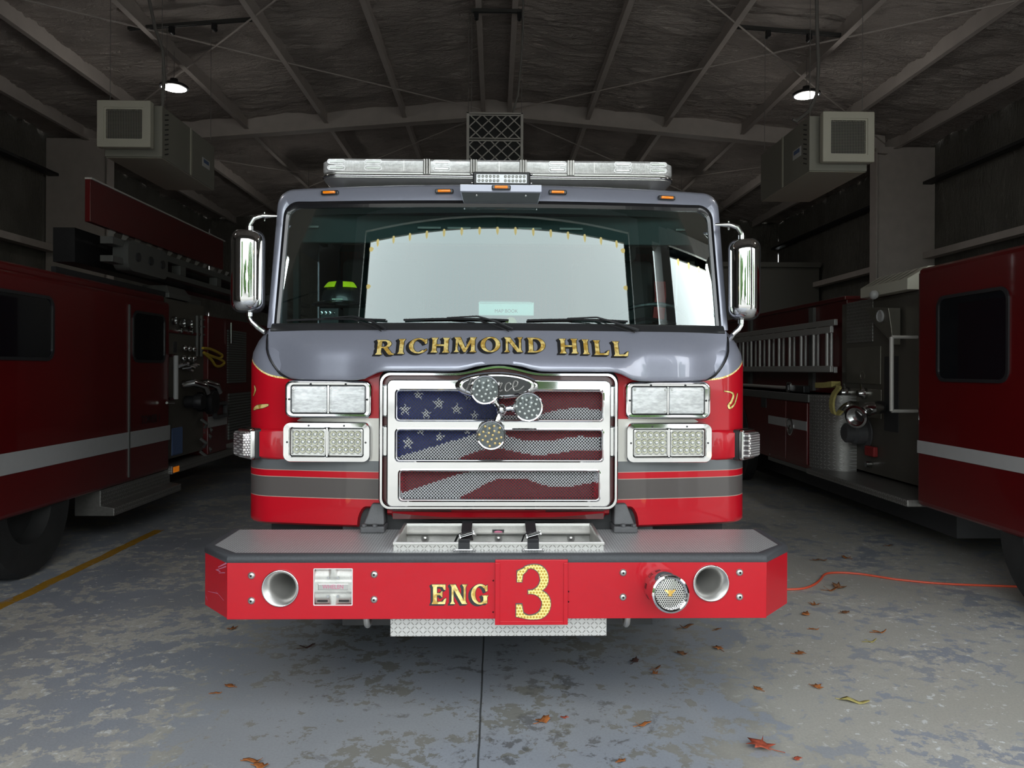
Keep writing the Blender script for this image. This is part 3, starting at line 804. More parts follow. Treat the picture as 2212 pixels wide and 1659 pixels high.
# -------- upper cab: windscreen surround, pillars, roof
TAN = math.tan(radians(10))
def wy(x, z): return 3.705+TAN*(z-1.80)+.11*x*x
def arch(hw_b, hw_t, zb_, zt, r, n=8, m=24, crown=0.):
    """open outline from the lower left up, across and down to the lower right"""
    P = []
    for k in range(9): q = k/8; P.append((-(hw_b+(hw_t-hw_b)*q), zb_+(zt-r-zb_)*q))
    for k in range(1, n+1): a = pi-pi/2*k/n; P.append((-hw_t+r+r*cos(a), zt-r+r*sin(a)))
    for k in range(1, m): q = k/m; x = (-hw_t+r)*(1-2*q); P.append((x, zt+crown*(1-(x/hw_t)**2)))
    return P+[(-x, z) for x, z in P[:9+n][::-1]]
inn = arch(1.125, 1.105, 1.80, 2.452, .075, crown=-.012)
mid = arch(1.160, 1.140, 1.80, 2.508, .080, crown=.002)
out = arch(1.172, 1.153, 1.80, 2.528, .088, crown=.005)
def lift(o, d, e=0): return [(x*(1+e), wy(x, z)+d, z) for x, z in o]
g = M(); g.loft([lift(inn, .035), lift(inn, .004), lift([(x*1.004, z) for x, z in inn], 0), lift(mid, .0), lift([((a[0]+b[0])/2*1.003, (a[1]+b[1])/2+.006) for a, b in zip(mid, out)], .018), lift(out, .06),
  [(x*1.003, 4.02+.06*x*x, z+.004) for x, z in out], [(x*1.003, 4.16, z+.004) for x, z in out]], closed=False)
g.build('windscreen_surround', 'gray_paint', eng, angle=60)
g = M(); rf = [(x*1.003, z+.004) for x, z in out]
g.loft([[(x, 4.16, z) for x, z in rf[6:-6]], [(x, 5.6, z) for x, z in rf[6:-6]]], closed=False)
g.build('roof', 'gray_paint', eng)
g = M()
for s in (-1, 1): g.box(min(s*1.165, s*1.155), max(s*1.165, s*1.155), 4.95, 5.7, 1.79, 2.46); g.box(min(s*1.155, s*1.165), max(s*1.155, s*1.165), 4.1, 4.2, 1.79, 2.46)
g.build('door_pillar', 'gray_paint', eng, smooth=False)
g = M().box(-1.16, 1.16, 5.6, 5.64, .9, 2.5); g.build('rear_wall', 'dark_interior', eng, smooth=False)
g = M()
gi = arch(1.098, 1.078, 1.806, 2.418, .065, crown=-.012)
lo = lambda o, d: [(x, wy(x, z)+d, z) for x, z in o]
g.loft([lo(inn, .002), lo(inn, -.006), lo([((a[0]+b[0])/2, (a[1]+b[1])/2) for a, b in zip(inn, gi)], -.010), lo(gi, -.002), lo(gi, .006)], closed=False)
g.build('windscreen_gasket', 'gasket', eng)
# curved glass: rounded sheet between sill and gasket
def gl(u, v):
    z = 1.806+(2.436-1.806)*v; hw = 1.11-.02*v
    if v > .86: q = (v-.86)/.14; hw -= .07*(1-sqrt(max(0, 1-q*q)))
    x = -hw+2*hw*u; return (x, wy(x, z)+.004, z)
M().grid(gl, 60, 30).build('windscreen', 'windshield_glass', eng)
# inner dark band of the glass and the sun-visor header with its hinges
g = M(); g.grid(lambda u, v: (-1.08+2.16*u, wy(-1.08+2.16*u, 2.40)+.02+.03*v, 2.438-.05*v), 40, 2); hd = g.build('header_band', 'black_trim', eng)
g = M().box(-1.05, 1.05, 3.98, 4.02, 2.25, 2.40); vis = g.build('sun_visor_header', 'teal_interior', eng, smooth=False, bevel=.006)
for px in (660, 925, 990, 1145, 1235, 1490):
    x = SX(px, 4.0)*.98; M().box(x-.06, x+.06, 3.965, 3.98, 2.325, 2.335).build('visor_hinge', 'cable_gray', vis, smooth=False)

# -------- cowl strip under the glass
def cowl(u, v):
    x = -1.13+2.26*u; P = [(wy(x, 1.80)+.03, 1.822), (wy(x, 1.8)-.012, 1.822), (wy(x, 1.8)-.03, 1.812), (wy(x, 1.8)-.05, 1.785), (wy(x, 1.8)-.03, 1.76)]
    y, z = P[round(v*4)]; return (x, y, z)
M().grid(cowl, 50, 4).build('cowl_strip', 'black_trim', eng)

# -------- grey hood panel
def smooth(a, b, x): t = min(1, max(0, (x-a)/(b-a))); return t*t*(3-2*t)
LIP = [(0, 1.629), (.05, 1.627), (.109, 1.618), (.15, 1.606), (.188, 1.598), (.25, 1.596), (.50, 1.596), (.54, 1.594), (.57, 1.586), (.598, 1.573), (.63, 1.560), (.67, 1.553), (.72, 1.551), (.95, 1.552), (.985, 1.554), (1.01, 1.558), (1.034, 1.566), (1.055, 1.578), (1.075, 1.600), (1.092, 1.622), (1.109, 1.648), (1.122, 1.675), (1.130, 1.70), (1.136, 1.74), (1.139, 1.77)]
def zlip(x):
    a = abs(x)
    for (x0, z0), (x1, z1) in zip(LIP, LIP[1:]):
        if a <= x1: return z0+(z1-z0)*(a-x0)/(x1-x0)
    return LIP[-1][1]
def hood_y(x, z):
    """smooth bulging face, fuller in the middle above the grille"""
    t = min(1.15, max(0., (1.795-z)/.235)); a = abs(x)
    f = .155*(1-smooth(.52, .72, a)*.30*smooth(.15, .9, t))
    side = smooth(.85, 1.13, a)
    y = 3.665+.11*x*x-f*(sin(pi/2*min(1, t**1.05)))*(1-.55*side)
    return y
xs = sorted(set([sg*p[0] for p in LIP for sg in (-1, 1)]+[round(-1.1+2.2*k/110, 4) for k in range(111)]))
g = M(); cols = []
for x in xs:
    zl = zlip(x); zt = 1.792; col = []
    col.append((x, hood_y(x, zt)+.03, zt+.004))
    for k in range(15): z = zt+(zl-zt)*k/14; col.append((x, hood_y(x, z), z))
    y = hood_y(x, zl); col += [(x*.999, y+.004, zl-.006), (x*.999, y+.014, zl-.009), (x*.998, y+.06, zl-.004)]
    cols.append(col)
n = len(cols[0]); g.add([p for c in cols for p in c], [(i*n+j, (i+1)*n+j, (i+1)*n+j+1, i*n+j+1) for i in range(len(cols)-1) for j in range(n-1)])
hood = g.build('hood_panel', 'gray_paint', eng, angle=60)
# dark shut line around its rounded ends
pts = [(sx*(p[0]+.006), shell_y(p[0])+.0, p[1]-.008) for sx in (1,) for p in LIP if p[0] > .6]
for sgn in (-1, 1):
    P = [(sgn*(a+.004), min(hood_y(a, b)+.03, shell_y(min(a, 1.2))+.085*shoulder(b)**2-.004), b-.006) for a, b in LIP if a >= .6]
    M().tube(P, .006, 6).build('shut_line', 'gasket', hood)
lettering('name_lettering', 'RICHMOND HILL', -.585, .615, lambda x: 1.679-.018*(x/.6)**2+.0, .071, hood_y, hood, shadow=(-.13, -.10), track=.13, space=.34)

# -------- wipers
for k, (bx0, bx1, pv, el) in enumerate(((612, 833, (831, 715), (760, 684)), (873, 1098, (1108, 716), (1030, 686)), (1137, 1358, (1385, 722), (1290, 688)))):
    Y = 3.66
    x0, x1 = SX(bx0, 3.74), SX(bx1, 3.72); zb_ = 1.835
    bl = M(); bl.tube([(x0+(x1-x0)*q/10, wy(x0+(x1-x0)*q/10, 1.84)-.012, 1.836+.006*sin(pi*q/10)) for q in range(11)], .0055, 6)
    wp = bl.build('wiper', 'black_trim', eng)
    P = [(SX(pv[0], 3.63), wy(SX(pv[0], 3.63), 1.79)-.07, 1.79), (SX(el[0]+40, 3.66), wy(SX(el[0]+40, 3.66), 1.83)-.05, 1.828), (SX(el[0], 3.68), wy(SX(el[0], 3.68), 1.85)-.035, 1.853), (SX(el[0]-65, 3.7), wy(SX(el[0]-65, 3.7), 1.845)-.025, 1.846)]
    M().tube(P, [.008, .006, .004, .0035], 8).build('wiper_arm', 'black_metal', wp)
    M().tube([(p[0]-.02, p[1]-.004, p[2]-.012) for p in P[:3]]+[(P[3][0]+.02, P[3][1], 1.842)], .0025, 6).build('wiper_link', 'black_metal', wp)

# -------- roof brow, markers, camera visor, lamp
def marker(px, py, Y=None):
    x = SX(px, Y or 3.86); z = SZ(py, Y or 3.86); y = wy(x, z)-.002 if Y is None else Y
    rz = atan(.22*x)*1.0
    T = at(x, y, z, rz)
    b = M(T); b.loft([ring(rrect(.092, .021, .006), 0), ring(rrect(.092, .021, .006), .012), ring(rrect(.084, .014, .004), .016)], cap1=True); o = b.build('marker_light', 'black_trim', eng)
    g = M(T); g.loft([ring(rrect(.066, .013, .004), .014), ring(rrect(.062, .011, .004), .024), ring(rrect(.05, .006, .003), .027)], cap1=True); g.build('amber_lens', 'amber_lens', o)
for px, py in ((710, 416), (960, 418), (1202, 418), (1443, 421)): marker(px, py)
x0, x1 = SX(993, 3.72), SX(1168, 3.72); zt, zb_ = 2.492, 2.437
g = M(); 
def P3(y, z, e=0): return [(x0+e, y, z), (x1-e, y, z)]
L = [P3(3.90, 2.505), P3(3.73, 2.500), P3(3.715, 2.495), P3(3.712, 2.463), P3(3.716, 2.458), P3(3.80, 2.425, .012), P3(3.86, 2.42, .014)]
g.loft(L, closed=False); g.add([L[k][0] for k in range(7)], [tuple(range(7))]); g.add([L[k][1] for k in range(7)], [tuple(range(7))])
vs = g.build('visor_bracket', 'gray_paint', eng, angle=30)
g = M(); g.add([(x0+.006, 3.7165, 2.4575), (x1-.006, 3.7165, 2.4575), (x1-.014, 3.80, 2.4245), (x0+.014, 3.80, 2.4245)], [(0, 1, 2, 3)]); g.build('visor_underside', 'bedliner', vs)
for px in (1028, 1134): M().ball((SX(px, 3.74), 3.735, 2.449), .007, (1, 1, .8)).build('screw', 'dull_chrome', vs)
marker(1081, 406, 3.711)
T = at(SX(1082, 3.80), 3.80, SZ(386, 3.80))
g = M(T); g.loft([ring(rrect(.286, .066, .008), -.06), ring(rrect(.286, .066, .008), .0), ring(rrect(.276, .058, .006), .006), ring(rrect(.256, .046, .004), .006), ring(rrect(.252, .044, .004), -.008)], cap0=True); lamp = g.build('light_bar_lamp', 'black_metal', eng)
M(T).box(-.126, .126, .0, .004, -.022, .022).build('lamp_reflector', 'clear_lens', lamp, smooth=False)
g = M(T)
for r in (-1, 1):
    for k in list(range(6))+list(range(7, 13)): g.lathe([(.0075, .0), (.0075, .002), (.005, .004), (.003, .001), (.0005, .0)], 12, at(-.112+k*.0187, 0, r*.0105))
g.build('lamp_leds', 'led_white', lamp)
for sx in (-1, 1):
    for sz in (-1, 1): M(T).ball((sx*.147, .0, sz*.022), .007).build('lamp_screw', 'dull_chrome', lamp)
    M(T).box(sx*.11-.012, sx*.11+.012, .0, .03, -.06, -.033).build('lamp_foot', 'black_metal', lamp, smooth=False)

# -------- roof warning light bar 
YL = 4.03
lx0, lx1 = SX(692, YL), SX(1459, YL); zt = 2.704; zl = 2.634
bar = M(); prof = lambda e, z: [(u, YL+.17-v, z) for u, v in [(a+(lx0+lx1)/2, b) for a, b in rrect(lx1-lx0-2*e, .34-2*e, .09, 8)]]
bar.loft([prof(.012, zl+.002), prof(0, zl-.004), prof(.002, zl-.03), prof(.04, zl-.062), prof(.07, zl-.088)], cap1=True); br = bar.build('light_bar_base', 'aluminium', eng)
g = M(); g.loft([prof(.004, zl), prof(.0, zl+.01), prof(.0, zt-.012), prof(.012, zt)], cap1=True); lens = g.build('light_bar_lens', 'bar_lens', eng)
g = M(); g.loft([prof(-.002, zl-.012), prof(-.004, zl-.016), prof(-.004, zl-.022), prof(.0, zl-.026)]); g.build('base_rib', 'dull_chrome', br)
g = M(); g.box(lx0+.12, lx1-.12, YL+.02, YL+.32, zl-.10, zl-.086); g.build('base_underside', 'black_metal', br, smooth=False)
for px in (921, 1022, 1129, 1232):
    x = SX(px, YL); g = M()
    for e in (-.013, 0, .013): g.tube([(x+e, YL-.004, zl-.01), (x+e, YL-.005, zt-.006), (x+e, YL+.05, zt+.004)], .0065, 8)
    g.build('joint_strap', 'aluminium', lens)
for px in (727, 806, 953, 1203, 1345, 1422):
    x = SX(px, YL)
    for dz in (.051, .019):
        g = M(at(x, YL+.001, zl+dz)); g.loft([ring(rrect(.094, .027, .0134), 0), ring(rrect(.094, .027, .0134), .003), ring(rrect(.086, .019, .0094), .003), ring(rrect(.086, .019, .0094), .0005)], cap1=True); o = g.build('flasher_module', 'bar_lens', lens)
        M(at(x, YL, zl+dz)).loft([ring(rrect(.07, .007, .0034), .001), ring(rrect(.07, .007, .0034), .004)], cap1=True).build('flasher_strip', 'led_white', o)
for px in (872, 1283, 1077): x = SX(px, YL); M().box(x-.0015, x+.0015, YL-.002, YL+.0, zl+.004, zt-.01).build('lens_seam', 'aluminium', lens, smooth=False)
for px in (925, 1237): x = SX(px, YL+.05); M().box(x-.03, x+.03, YL+.05, YL+.2, 2.52, 2.56).build('mounting_foot', 'black_metal', br, smooth=False, bevel=.004)

# -------- mirrors
def mirror(s):
    # chrome-backed shells; slightly different heights as they are adjusted
    cx, z0, z1, w = (SX(537, 3.8)*1.0, SZ(676, 3.8), SZ(500, 3.8), .155) if s < 0 else (SX(1610, 3.8)*1.0, SZ(686, 3.8), SZ(511, 3.8), .150)
    H = z1-z0; cz = (z0+z1)/2
    T = at(cx, 3.80, cz, radians(-20*s) if s > 0 else radians(12))
    def rg(e, wv, k=1): return [(u*k, -wv, v) for u, v in rrect(w-2*e, H-2*e, min(.05, (w-2*e)/2.2), 8)]
    g = M(T); g.loft([rg(.0, -.09), rg(.0, -.02), rg(.004, .012), rg(.016, .034), rg(.035, .048), rg(.06, .054)], cap0=False, cap1=True)
    m = g.build('mirror', 'chrome', eng, angle=80)
    M(T).loft([rg(.004, -.085), rg(.004, -.086)], cap1=True, cap0=True).build('mirror_glass', 'dark_glass', m)
    M(T).loft([rg(-.002, -.095), rg(-.004, -.03), rg(.0, -.02)], cap0=False).build('mirror_housing', 'black_trim', m)
    tx = cx+.0*s; r = .013
    P = [(cx, 3.84, z1-.01), (cx, 3.84, z1+.03), (cx-s*.02, 3.84, z1+.062), (cx-s*.06, 3.85, z1+.078), (cx-s*.12, 3.87, z1+.082), (SX(575 if s < 0 else 1575, 3.9), 3.9, z1+.078)]
    a = M().tube(P, [r, r, r, r*.9, r*.5, r*.4], 10).build('mirror_arm', 'dull_chrome', m)
    M().tube([(P[-1][0], 3.89, P[-1][2]-.02), (P[-1][0], 3.89, P[-1][2]+.025)], .005, 8).build('arm_bolt', 'dull_chrome', m)
    P = [(cx, 3.84, z0+.01), (cx, 3.84, z0-.03), (cx-s*.012, 3.84, z0-.05), (cx-s*.04, 3.84, z0-.075), (s*1.175, 3.86, z0-.10)]
    M().tube(P, r, 10).build('mirror_arm', 'dull_chrome', m)
    for z in (z0-.012, z1+.012): M().tube([(cx, 3.84, z-.01), (cx, 3.84, z+.01)], .018, 12).build('arm_collar', 'chrome', m)
mirror(-1); mirror(1)

# -------- headlight groups
def headlight(s, kind):
    px0, px1 = (621, 809) if kind == 'warn' else (618, 807)
    py0, py1 = (823, 904) if kind == 'warn' else (911, 998)
    Y = 3.68; xa, xb = SX(px0, Y), SX(px1, Y); cx = (xa+xb)/2*1.0; w = xb-xa; z1, z0 = SZ(py0, Y), SZ(py1, Y); cz = (z0+z1)/2; h = z1-z0
    cx = abs(cx)*s; rz = atan(.05*abs(cx))*s
    y = shell_y(cx)-.016; T = at(cx, y, cz, rz)
    g = M(T); r = .036
    bz = [(w, h, r, -.03), (w, h, r, .014), (w-.004, h-.004, r-.002, .024), (w-.012, h-.012, r-.004, .030), (w-.020, h-.018, r-.008, .031), (w-.026, h-.024, r-.011, .026), (w-.058, h-.040, .016, .0255), (w-.064, h-.046, .012, .012)] if kind == 'warn' else \
         [(w, h, r, -.03), (w, h, r, .014), (w-.004, h-.004, r-.002, .028), (w-.012, h-.012, r-.004, .036), (w-.064, h-.050, .016, .0365), (w-.070, h-.056, .012, .032), (w-.074, h-.060, .010, .020)]
    g.loft([ring(rrect(a, b, c), d) for a, b, c, d in bz])
    bzl = g.build('headlight', 'chrome', eng, angle=25)
    iw, ih = bz[-1][0], bz[-1][1]
    M(T).box(-iw/2, iw/2, -.012, -.010, -ih/2, ih/2).build('lamp_well', 'black_metal', bzl, smooth=False)
    mw = (iw-.012)/2; mh = ih-.006; tb = at(cx, y, cz, rz)
    M(T).box(-.005, .005, -.028, -.01, -ih/2, ih/2).build('divider', 'chrome', bzl, smooth=False, bevel=.002)
    for q in (-1, 1):
        Tm = T @ Matrix.Translation((q*(mw/2+.004), 0, 0))
        if kind == 'warn':
            g = M(Tm); g.loft([ring(rrect(mw, mh, .012), .010), ring(rrect(mw, mh, .012), .024), ring(rrect(mw-.008, mh-.008, .01), .030), ring(rrect(mw-.03, mh-.03, .006), .031)], cap1=True)
            l = g.build('warning_lens', 'rib_lens', bzl)
            for a in (-1, 1):
                for b in (-1, 1): M(Tm).lathe([(.006, .030), (.006, .034), (.003, .034), (.001, .031)], 10, at(a*(mw/2-.012), 0, b*(mh/2-.012))).build('lens_screw', 'dull_chrome', l)
        else:
            g = M(Tm); g.loft([ring(rrect(mw, mh, .010), .010), ring(rrect(mw, mh, .010), .026), ring(rrect(mw-.008, mh-.008, .008), .029), ring(rrect(mw-.016, mh-.016, .006), .029), ring(rrect(mw-.018, mh-.018, .006), .018)], cap1=True)
            l = g.build('led_reflector', 'reflector', bzl)
            dx, dz = (mw-.022)/5, (mh-.020)/3; d = M(Tm); y2 = M(Tm)
            for i in range(5):
                for j in range(3):
                    A = at((i-2)*dx, 0, (j-1)*dz)
                    d.lathe([(dz*.48, .026), (dz*.40, .021), (dz*.28, .020), (dz*.22, .026), (dz*.12, .0285), (.0004, .029)], 14, A)
                    y2.lathe([(dz*.46, .0215), (dz*.30, .0215)], 14, A)
            d.build('led_optics', 'led_white', l); y2.build('led_glow_ring', 'led_yellow', l)
    for px_, pz in ((-1, 0), (1, 0), (-.45, 1), (.45, 1)):
        M(T).lathe([(.005, .02), (.005, .030 if kind == 'warn' else .037), (.001, .031 if kind == 'warn' else .038)], 8, at(px_*(w/2-.024), 0, pz*(h/2-.018))).build('bezel_screw', 'black_metal', bzl)
for s in (-1, 1): headlight(s, 'warn'); headlight(s, 'drive')

# -------- corner turn lamps on red pods
for s in (-1, 1):
    z0, z1 = SZ(990, 3.75), SZ(929, 3.75); cz = (z0+z1)/2; h = z1-z0
    R = []
    for q, (e, k) in enumerate(((-.006, 1.10), (.022, 1.03), (.03, 1.0))): pass
    g = M()
    def pod(u, v):
        x = 1.06+.16*u; a = 2*pi*v; return None
    P = []
    for x, push, hh in ((1.035, -.004, h*.5), (1.07, .016, h*.53), (1.12, .028, h*.52), (1.17, .036, h*.51)):
        yb = shell_y(x); P.append([(s*x, yb+.02, cz-hh), (s*x, yb-push*.4, cz-hh), (s*x, yb-push, cz-hh+.012), (s*x, yb-push, cz+hh-.012), (s*x, yb-push*.4, cz+hh), (s*x, yb+.02, cz+hh)])
    P.append([(s*1.215, 3.80, cz-h*.5), (s*1.20, 3.755, cz-h*.5), (s*1.195, 3.735, cz-h*.5+.012), (s*1.195, 3.735, cz+h*.5-.012), (s*1.20, 3.755, cz+h*.5), (s*1.215, 3.80, cz+h*.5)])
    g.loft(P, closed=False); g.build('turn_lamp_pod', 'red_paint', eng, angle=50)
    # lamp: wedge housing wrapping the corner
    cx = s*1.225; T = at(cx, 3.775, cz, radians(48)*s)
    g = M(T); g.loft([ring(rrect(.150, h*1.06, .014), -.02), ring(rrect(.150, h*1.06, .014), .018), ring(rrect(.140, h, .012), .024)], cap0=True, cap1=True); tl = g.build('turn_lamp', 'dull_chrome', eng)
    M(T).loft([ring(rrect(.155, h*1.1, .014), -.026), ring(rrect(.155, h*1.1, .014), .004)]).build('lamp_gasket', 'black_trim', tl)
    g = M(T); g.loft([ring(rrect(.126, h*.88, .010), .02), ring(rrect(.122, h*.86, .010), .046), ring(rrect(.108, h*.76, .008), .054)], cap1=True); g.build('turn_lens', 'prism_lens', tl)

# -------- grille
GY = 3.545
def bump_arch(pts, zm=1.45, amp=.034, wd=.21):
    return [(u, v+(amp*(.5+.5*cos(pi*min(1, abs(u)/wd))) if v > zm else 0)) for u, v in pts]
gcz = (1.583+.946)/2; gh = 1.583-.946
def go(dw, dh, r, arch_=True, amp=.034):
    p = [(u, v+gcz) for u, v in rrect(1.108-dw, gh-dh, r, 8, 40)]; return bump_arch(p, amp=amp)
def gr(p, y): return [(u, y, v) for u, v in p]
g = M(); g.loft([gr(go(-.004, -.004, .05), 3.65), gr(go(0, 0, .048), GY+.012), gr(go(.003, .003, .047), GY+.003), gr(go(.008, .008, .046), GY), gr(go(.027, .027, .040), GY), gr(go(.032, .032, .038), GY+.004), gr(go(.036, .036, .036), GY+.03), gr(go(.040, .040, .034), GY+.05)])
grille = g.build('grille', 'chrome', eng, angle=30)
M().loft([gr(go(.034, .034, .03), GY+.045), gr(go(.075, .075, .03), GY+.045)]).build('grille_recess', 'shaded_red_paint', grille)
M().loft([gr(go(-.03, -.03, .06, amp=.038), GY+.09), gr(go(-.026, -.030, .06, amp=.038), GY+.075), gr(go(.0, .0, .05), GY+.06)]).build('grille_surround_lip', 'black_trim', grille)
holes = []
OP = [(.004, .957, 1.361, 1.501), (.004, .957, 1.174, 1.320), (.004, .926, .991, 1.131)]
for cx, wd, z0, z1 in OP: holes.append([(u+cx, v+(z0+z1)/2) for u, v in rrect(wd, z1-z0, .018, 5)])
outl = bump_arch([(u, v+(1.543+.966)/2) for u, v in rrect(1.024, 1.543-.966, .022, 6, 40)], amp=.036, wd=.20)
pl = plate('grille_frame', outl, holes[::1], 'chrome', grille, GY-.008, .035, .006)
for (cx, wd, z0, z1), hname in zip(OP, 'abc'):
    T = at(cx, GY, (z0+z1)/2); w_, h_ = wd, z1-z0
    g = M(T); g.loft([ring(rrect(w_+.016, h_+.016, .024), .0), ring(rrect(w_+.012, h_+.012, .022), .015), ring(rrect(w_+.002, h_+.002, .018), .017), ring(rrect(w_-.006, h_-.006, .015), .010), ring(rrect(w_-.008, h_-.008, .014), -.045)])
    g.build('opening_lip', 'chrome', grille, angle=30)
# horizontal grooves between the rows
for z in (1.346, 1.147): M().box(-.503, .503, GY-.0125, GY-.008, z-.0022, z+.0022).build('frame_groove', 'black_metal', grille, smooth=False)
# bevelled side caps of the bottom opening
for s in (-1, 1):
    g = M(); x = s*.461; g.add([(x, GY-.006, 1.125), (x, GY-.006, .995), (x-s*.018, GY+.03, .995), (x-s*.018, GY+.03, 1.125)], [(0, 1, 2, 3)]); g.build('side_cap', 'chrome', grille, smooth=False)
# side vents of the outer ring
for s in (-1, 1):
    for z0, z1 in ((1.375, 1.525), (1.19, 1.335)):
        M(at(s*.528, GY+.03, (z0+z1)/2)).loft([ring(rrect(.022, z1-z0, .010), 0), ring(rrect(.022, z1-z0, .010), .014), ring(rrect(.012, z1-z0-.012, .005), .020)], cap1=True).build('side_vent', 'dull_chrome', grille)

# printed wire screens: stars and stripes
MY = GY+.022
def interp(P, x):
    if x <= P[0][0]: return P[0][1]
    for (a, b), (c, d) in zip(P, P[1:]):
        if x <= c: return b+(d-b)*(x-a)/(c-a)
    return P[-1][1]
STARS = [(905, 853, 11), (949, 872, 14), (877, 886, 13), (922, 894, 13), (988, 884, 14), (1026, 897, 11), (1012, 856, 11), (910, 931, 11), (883, 958, 14), (952, 944, 12), (1010, 931, 10)]
def star(dx, dy, r):
    a = math.atan2(dx, -dy); d = math.hypot(dx, dy); k = ((a/(2*pi)*5) % 1.0); k = abs(k-.5)*2
    return d < r*(.42+.58*k**1.5)
def flag(x, z):
    px = 1079+x*F/MY; py = 797-(z-1.6)*F/MY
    WH, RD, BL = (.86, .87, .90), (.62, .035, .06), (.05, .085, .48)
    if py < 915:
        if px < 1078: return WH if any(star(px-a, py-b, r) for a, b, r in STARS[:7]) else BL
        wv = 881+14*((px-1250)/80)**2 if px > 1160 else 893+(1160-px)*.06
        return WH if py > wv else RD
    if py < 1003:
        top = interp([(857, 988), (950, 961), (1026, 938)], px)
        if px < 1050 and py < top: return WH if any(star(px-a, py-b, r) for a, b, r in STARS[7:]) else BL
        lo_ = interp([(985, 998), (996, 989), (1029, 976), (1060, 968), (1095, 971), (1143, 981), (1166, 984), (1207, 979), (1245, 972), (1298, 971)], px)
        up = interp([(1050, 925), (1095, 942), (1143, 953), (1189, 953), (1222, 946), (1252, 942), (1298, 944)], px)
        if px >= 1050 and py < up: return RD
        return RD if py > lo_ else WH
    if py < interp([(860, 1068), (879, 1062), (925, 1047), (976, 1029), (1014, 1019), (1050, 1012)], px): return RD
    lo_ = interp([(985, 1082), (996, 1075), (1026, 1060), (1052, 1044), (1077, 1035), (1105, 1033), (1138, 1034), (1163, 1044), (1189, 1051), (1222, 1053), (1257, 1047), (1298, 1040)], px)
    return RD if py > lo_ else WH
for cx, wd, z0, z1 in OP:
    x0_, x1_ = cx-wd/2+.002, cx+wd/2-.002; step = .0147; g = M(); colv = []
    H = z1-z0; hw = .0012
    for sg in (-1, 1):
        k0 = int((x0_-H)/step)-1; k1 = int((x1_+H)/step)+2
        for k in range(k0, k1):
            b0 = k*step
            # wire: x = b0 + sg*(z-z0)
            nseg = max(1, int(H/(step/2))); prev = None
            for i in range(nseg):
                za, zb_ = z0+H*i/nseg, z0+H*(i+1)/nseg; xa, xb = b0+sg*(za-z0), b0+sg*(zb_-z0)
                if max(xa, xb) > x1_ or min(xa, xb) < x0_: continue
                wv = .0015*(1 if (i+k) % 2 else -1)*sg
                col = flag((xa+xb)/2, (za+zb_)/2)
                nx, nz2 = hw*.8, -sg*hw*.8
                w0 = 1.05 if col[1] > .7 else .68
                nx *= w0; nz2 *= w0
                g.add([(xa-nx, MY+wv, za-nz2), (xa+nx, MY+wv, za+nz2), (xb+nx, MY-wv, zb_+nz2), (xb-nx, MY-wv, zb_-nz2), (xa, MY+wv-.002, za), (xb, MY-wv-.002, zb_)], [(0, 4, 5, 3), (4, 1, 2, 5), (0, 3, 2, 1)])
                colv += [col]*6
    me_o = g.build('wire_screen', 'printed_wire', grille, smooth=False)
    me = me_o.data; ca = me.color_attributes.new('print', 'FLOAT_COLOR', 'POINT')
    for i, c_ in enumerate(colv): ca.data[i].color = (*c_, 1)
# radiator dark behind
g = M().box(-.50, .50, 3.598, 3.608, .96, 1.54); g.build('radiator', 'grille_dark', eng, smooth=False)

# badge
T = at(SX(1073, GY), GY-.012, SZ(833, GY))
def ell(a, b, w_, n=40, p=1.0): return [(a*(abs(cos(2*pi*k/n))**p)*(1 if cos(2*pi*k/n) >= 0 else -1), -w_, b*sin(2*pi*k/n)) for k in range(n)]
M(T).loft([ell(.20, .064, -.004), ell(.185, .060, .008), ell(.163, .048, .014)], cap1=True).build('badge_fairing', 'chrome', grille, angle=60)
bd = M(T).loft([ell(.160, .0455, .013), ell(.157, .0440, .0165)], cap1=True).build('badge', 'lettering_black', grille, angle=30)
def script(pts, r=.0028): return [(u*1.0, -.0185, v) for u, v in pts]
def bez(P, n=8):
    out_ = []
    for i in range(len(P)-1):
        p0 = P[max(i-1, 0)]; p1 = P[i]; p2 = P[i+1]; p3 = P[min(i+2, len(P)-1)]
        for k in range(n):
            t = k/n; out_.append(tuple(.5*((2*p1[j])+(-p0[j]+p2[j])*t+(2*p0[j]-5*p1[j]+4*p2[j]-p3[j])*t*t+(-p0[j]+3*p1[j]-3*p2[j]+p3[j])*t**3) for j in (0, 1)))
    return out_+[P[-1]]
W = [[(-.118, .018), (-.095, .030), (-.066, .024), (-.070, .006), (-.098, .004)], [(-.088, .028), (-.098, -.005), (-.108, -.030)],
     [(-.062, -.016), (-.055, .004), (-.054, -.012), (-.046, -.019), (-.036, -.008)], [(-.050, .016), (-.048, .018)],
     [(-.036, -.008), (-.022, -.004), (-.018, .006), (-.028, .008), (-.034, -.006), (-.026, -.019), (-.010, -.010)],
     [(-.010, -.010), (.002, .008), (.006, .004), (.014, .006), (.008, -.006), (.006, -.018), (.016, -.014)],
     [(.044, .002), (.038, .008), (.028, .002), (.024, -.010), (.030, -.018), (.046, -.008)],
     [(.046, -.008), (.062, -.002), (.066, .010), (.056, .012), (.050, -.002), (.056, -.016), (.072, -.014), (.088, -.002)]]
g = M(T)
for i, p in enumerate(W): g.tube([(u*1.38+.004, -.018, v*(1.55 if i > 1 else 1.0)+.002) for u, v in bez(p)], .0032, 6)
g.build('badge_script', 'aluminium', bd)

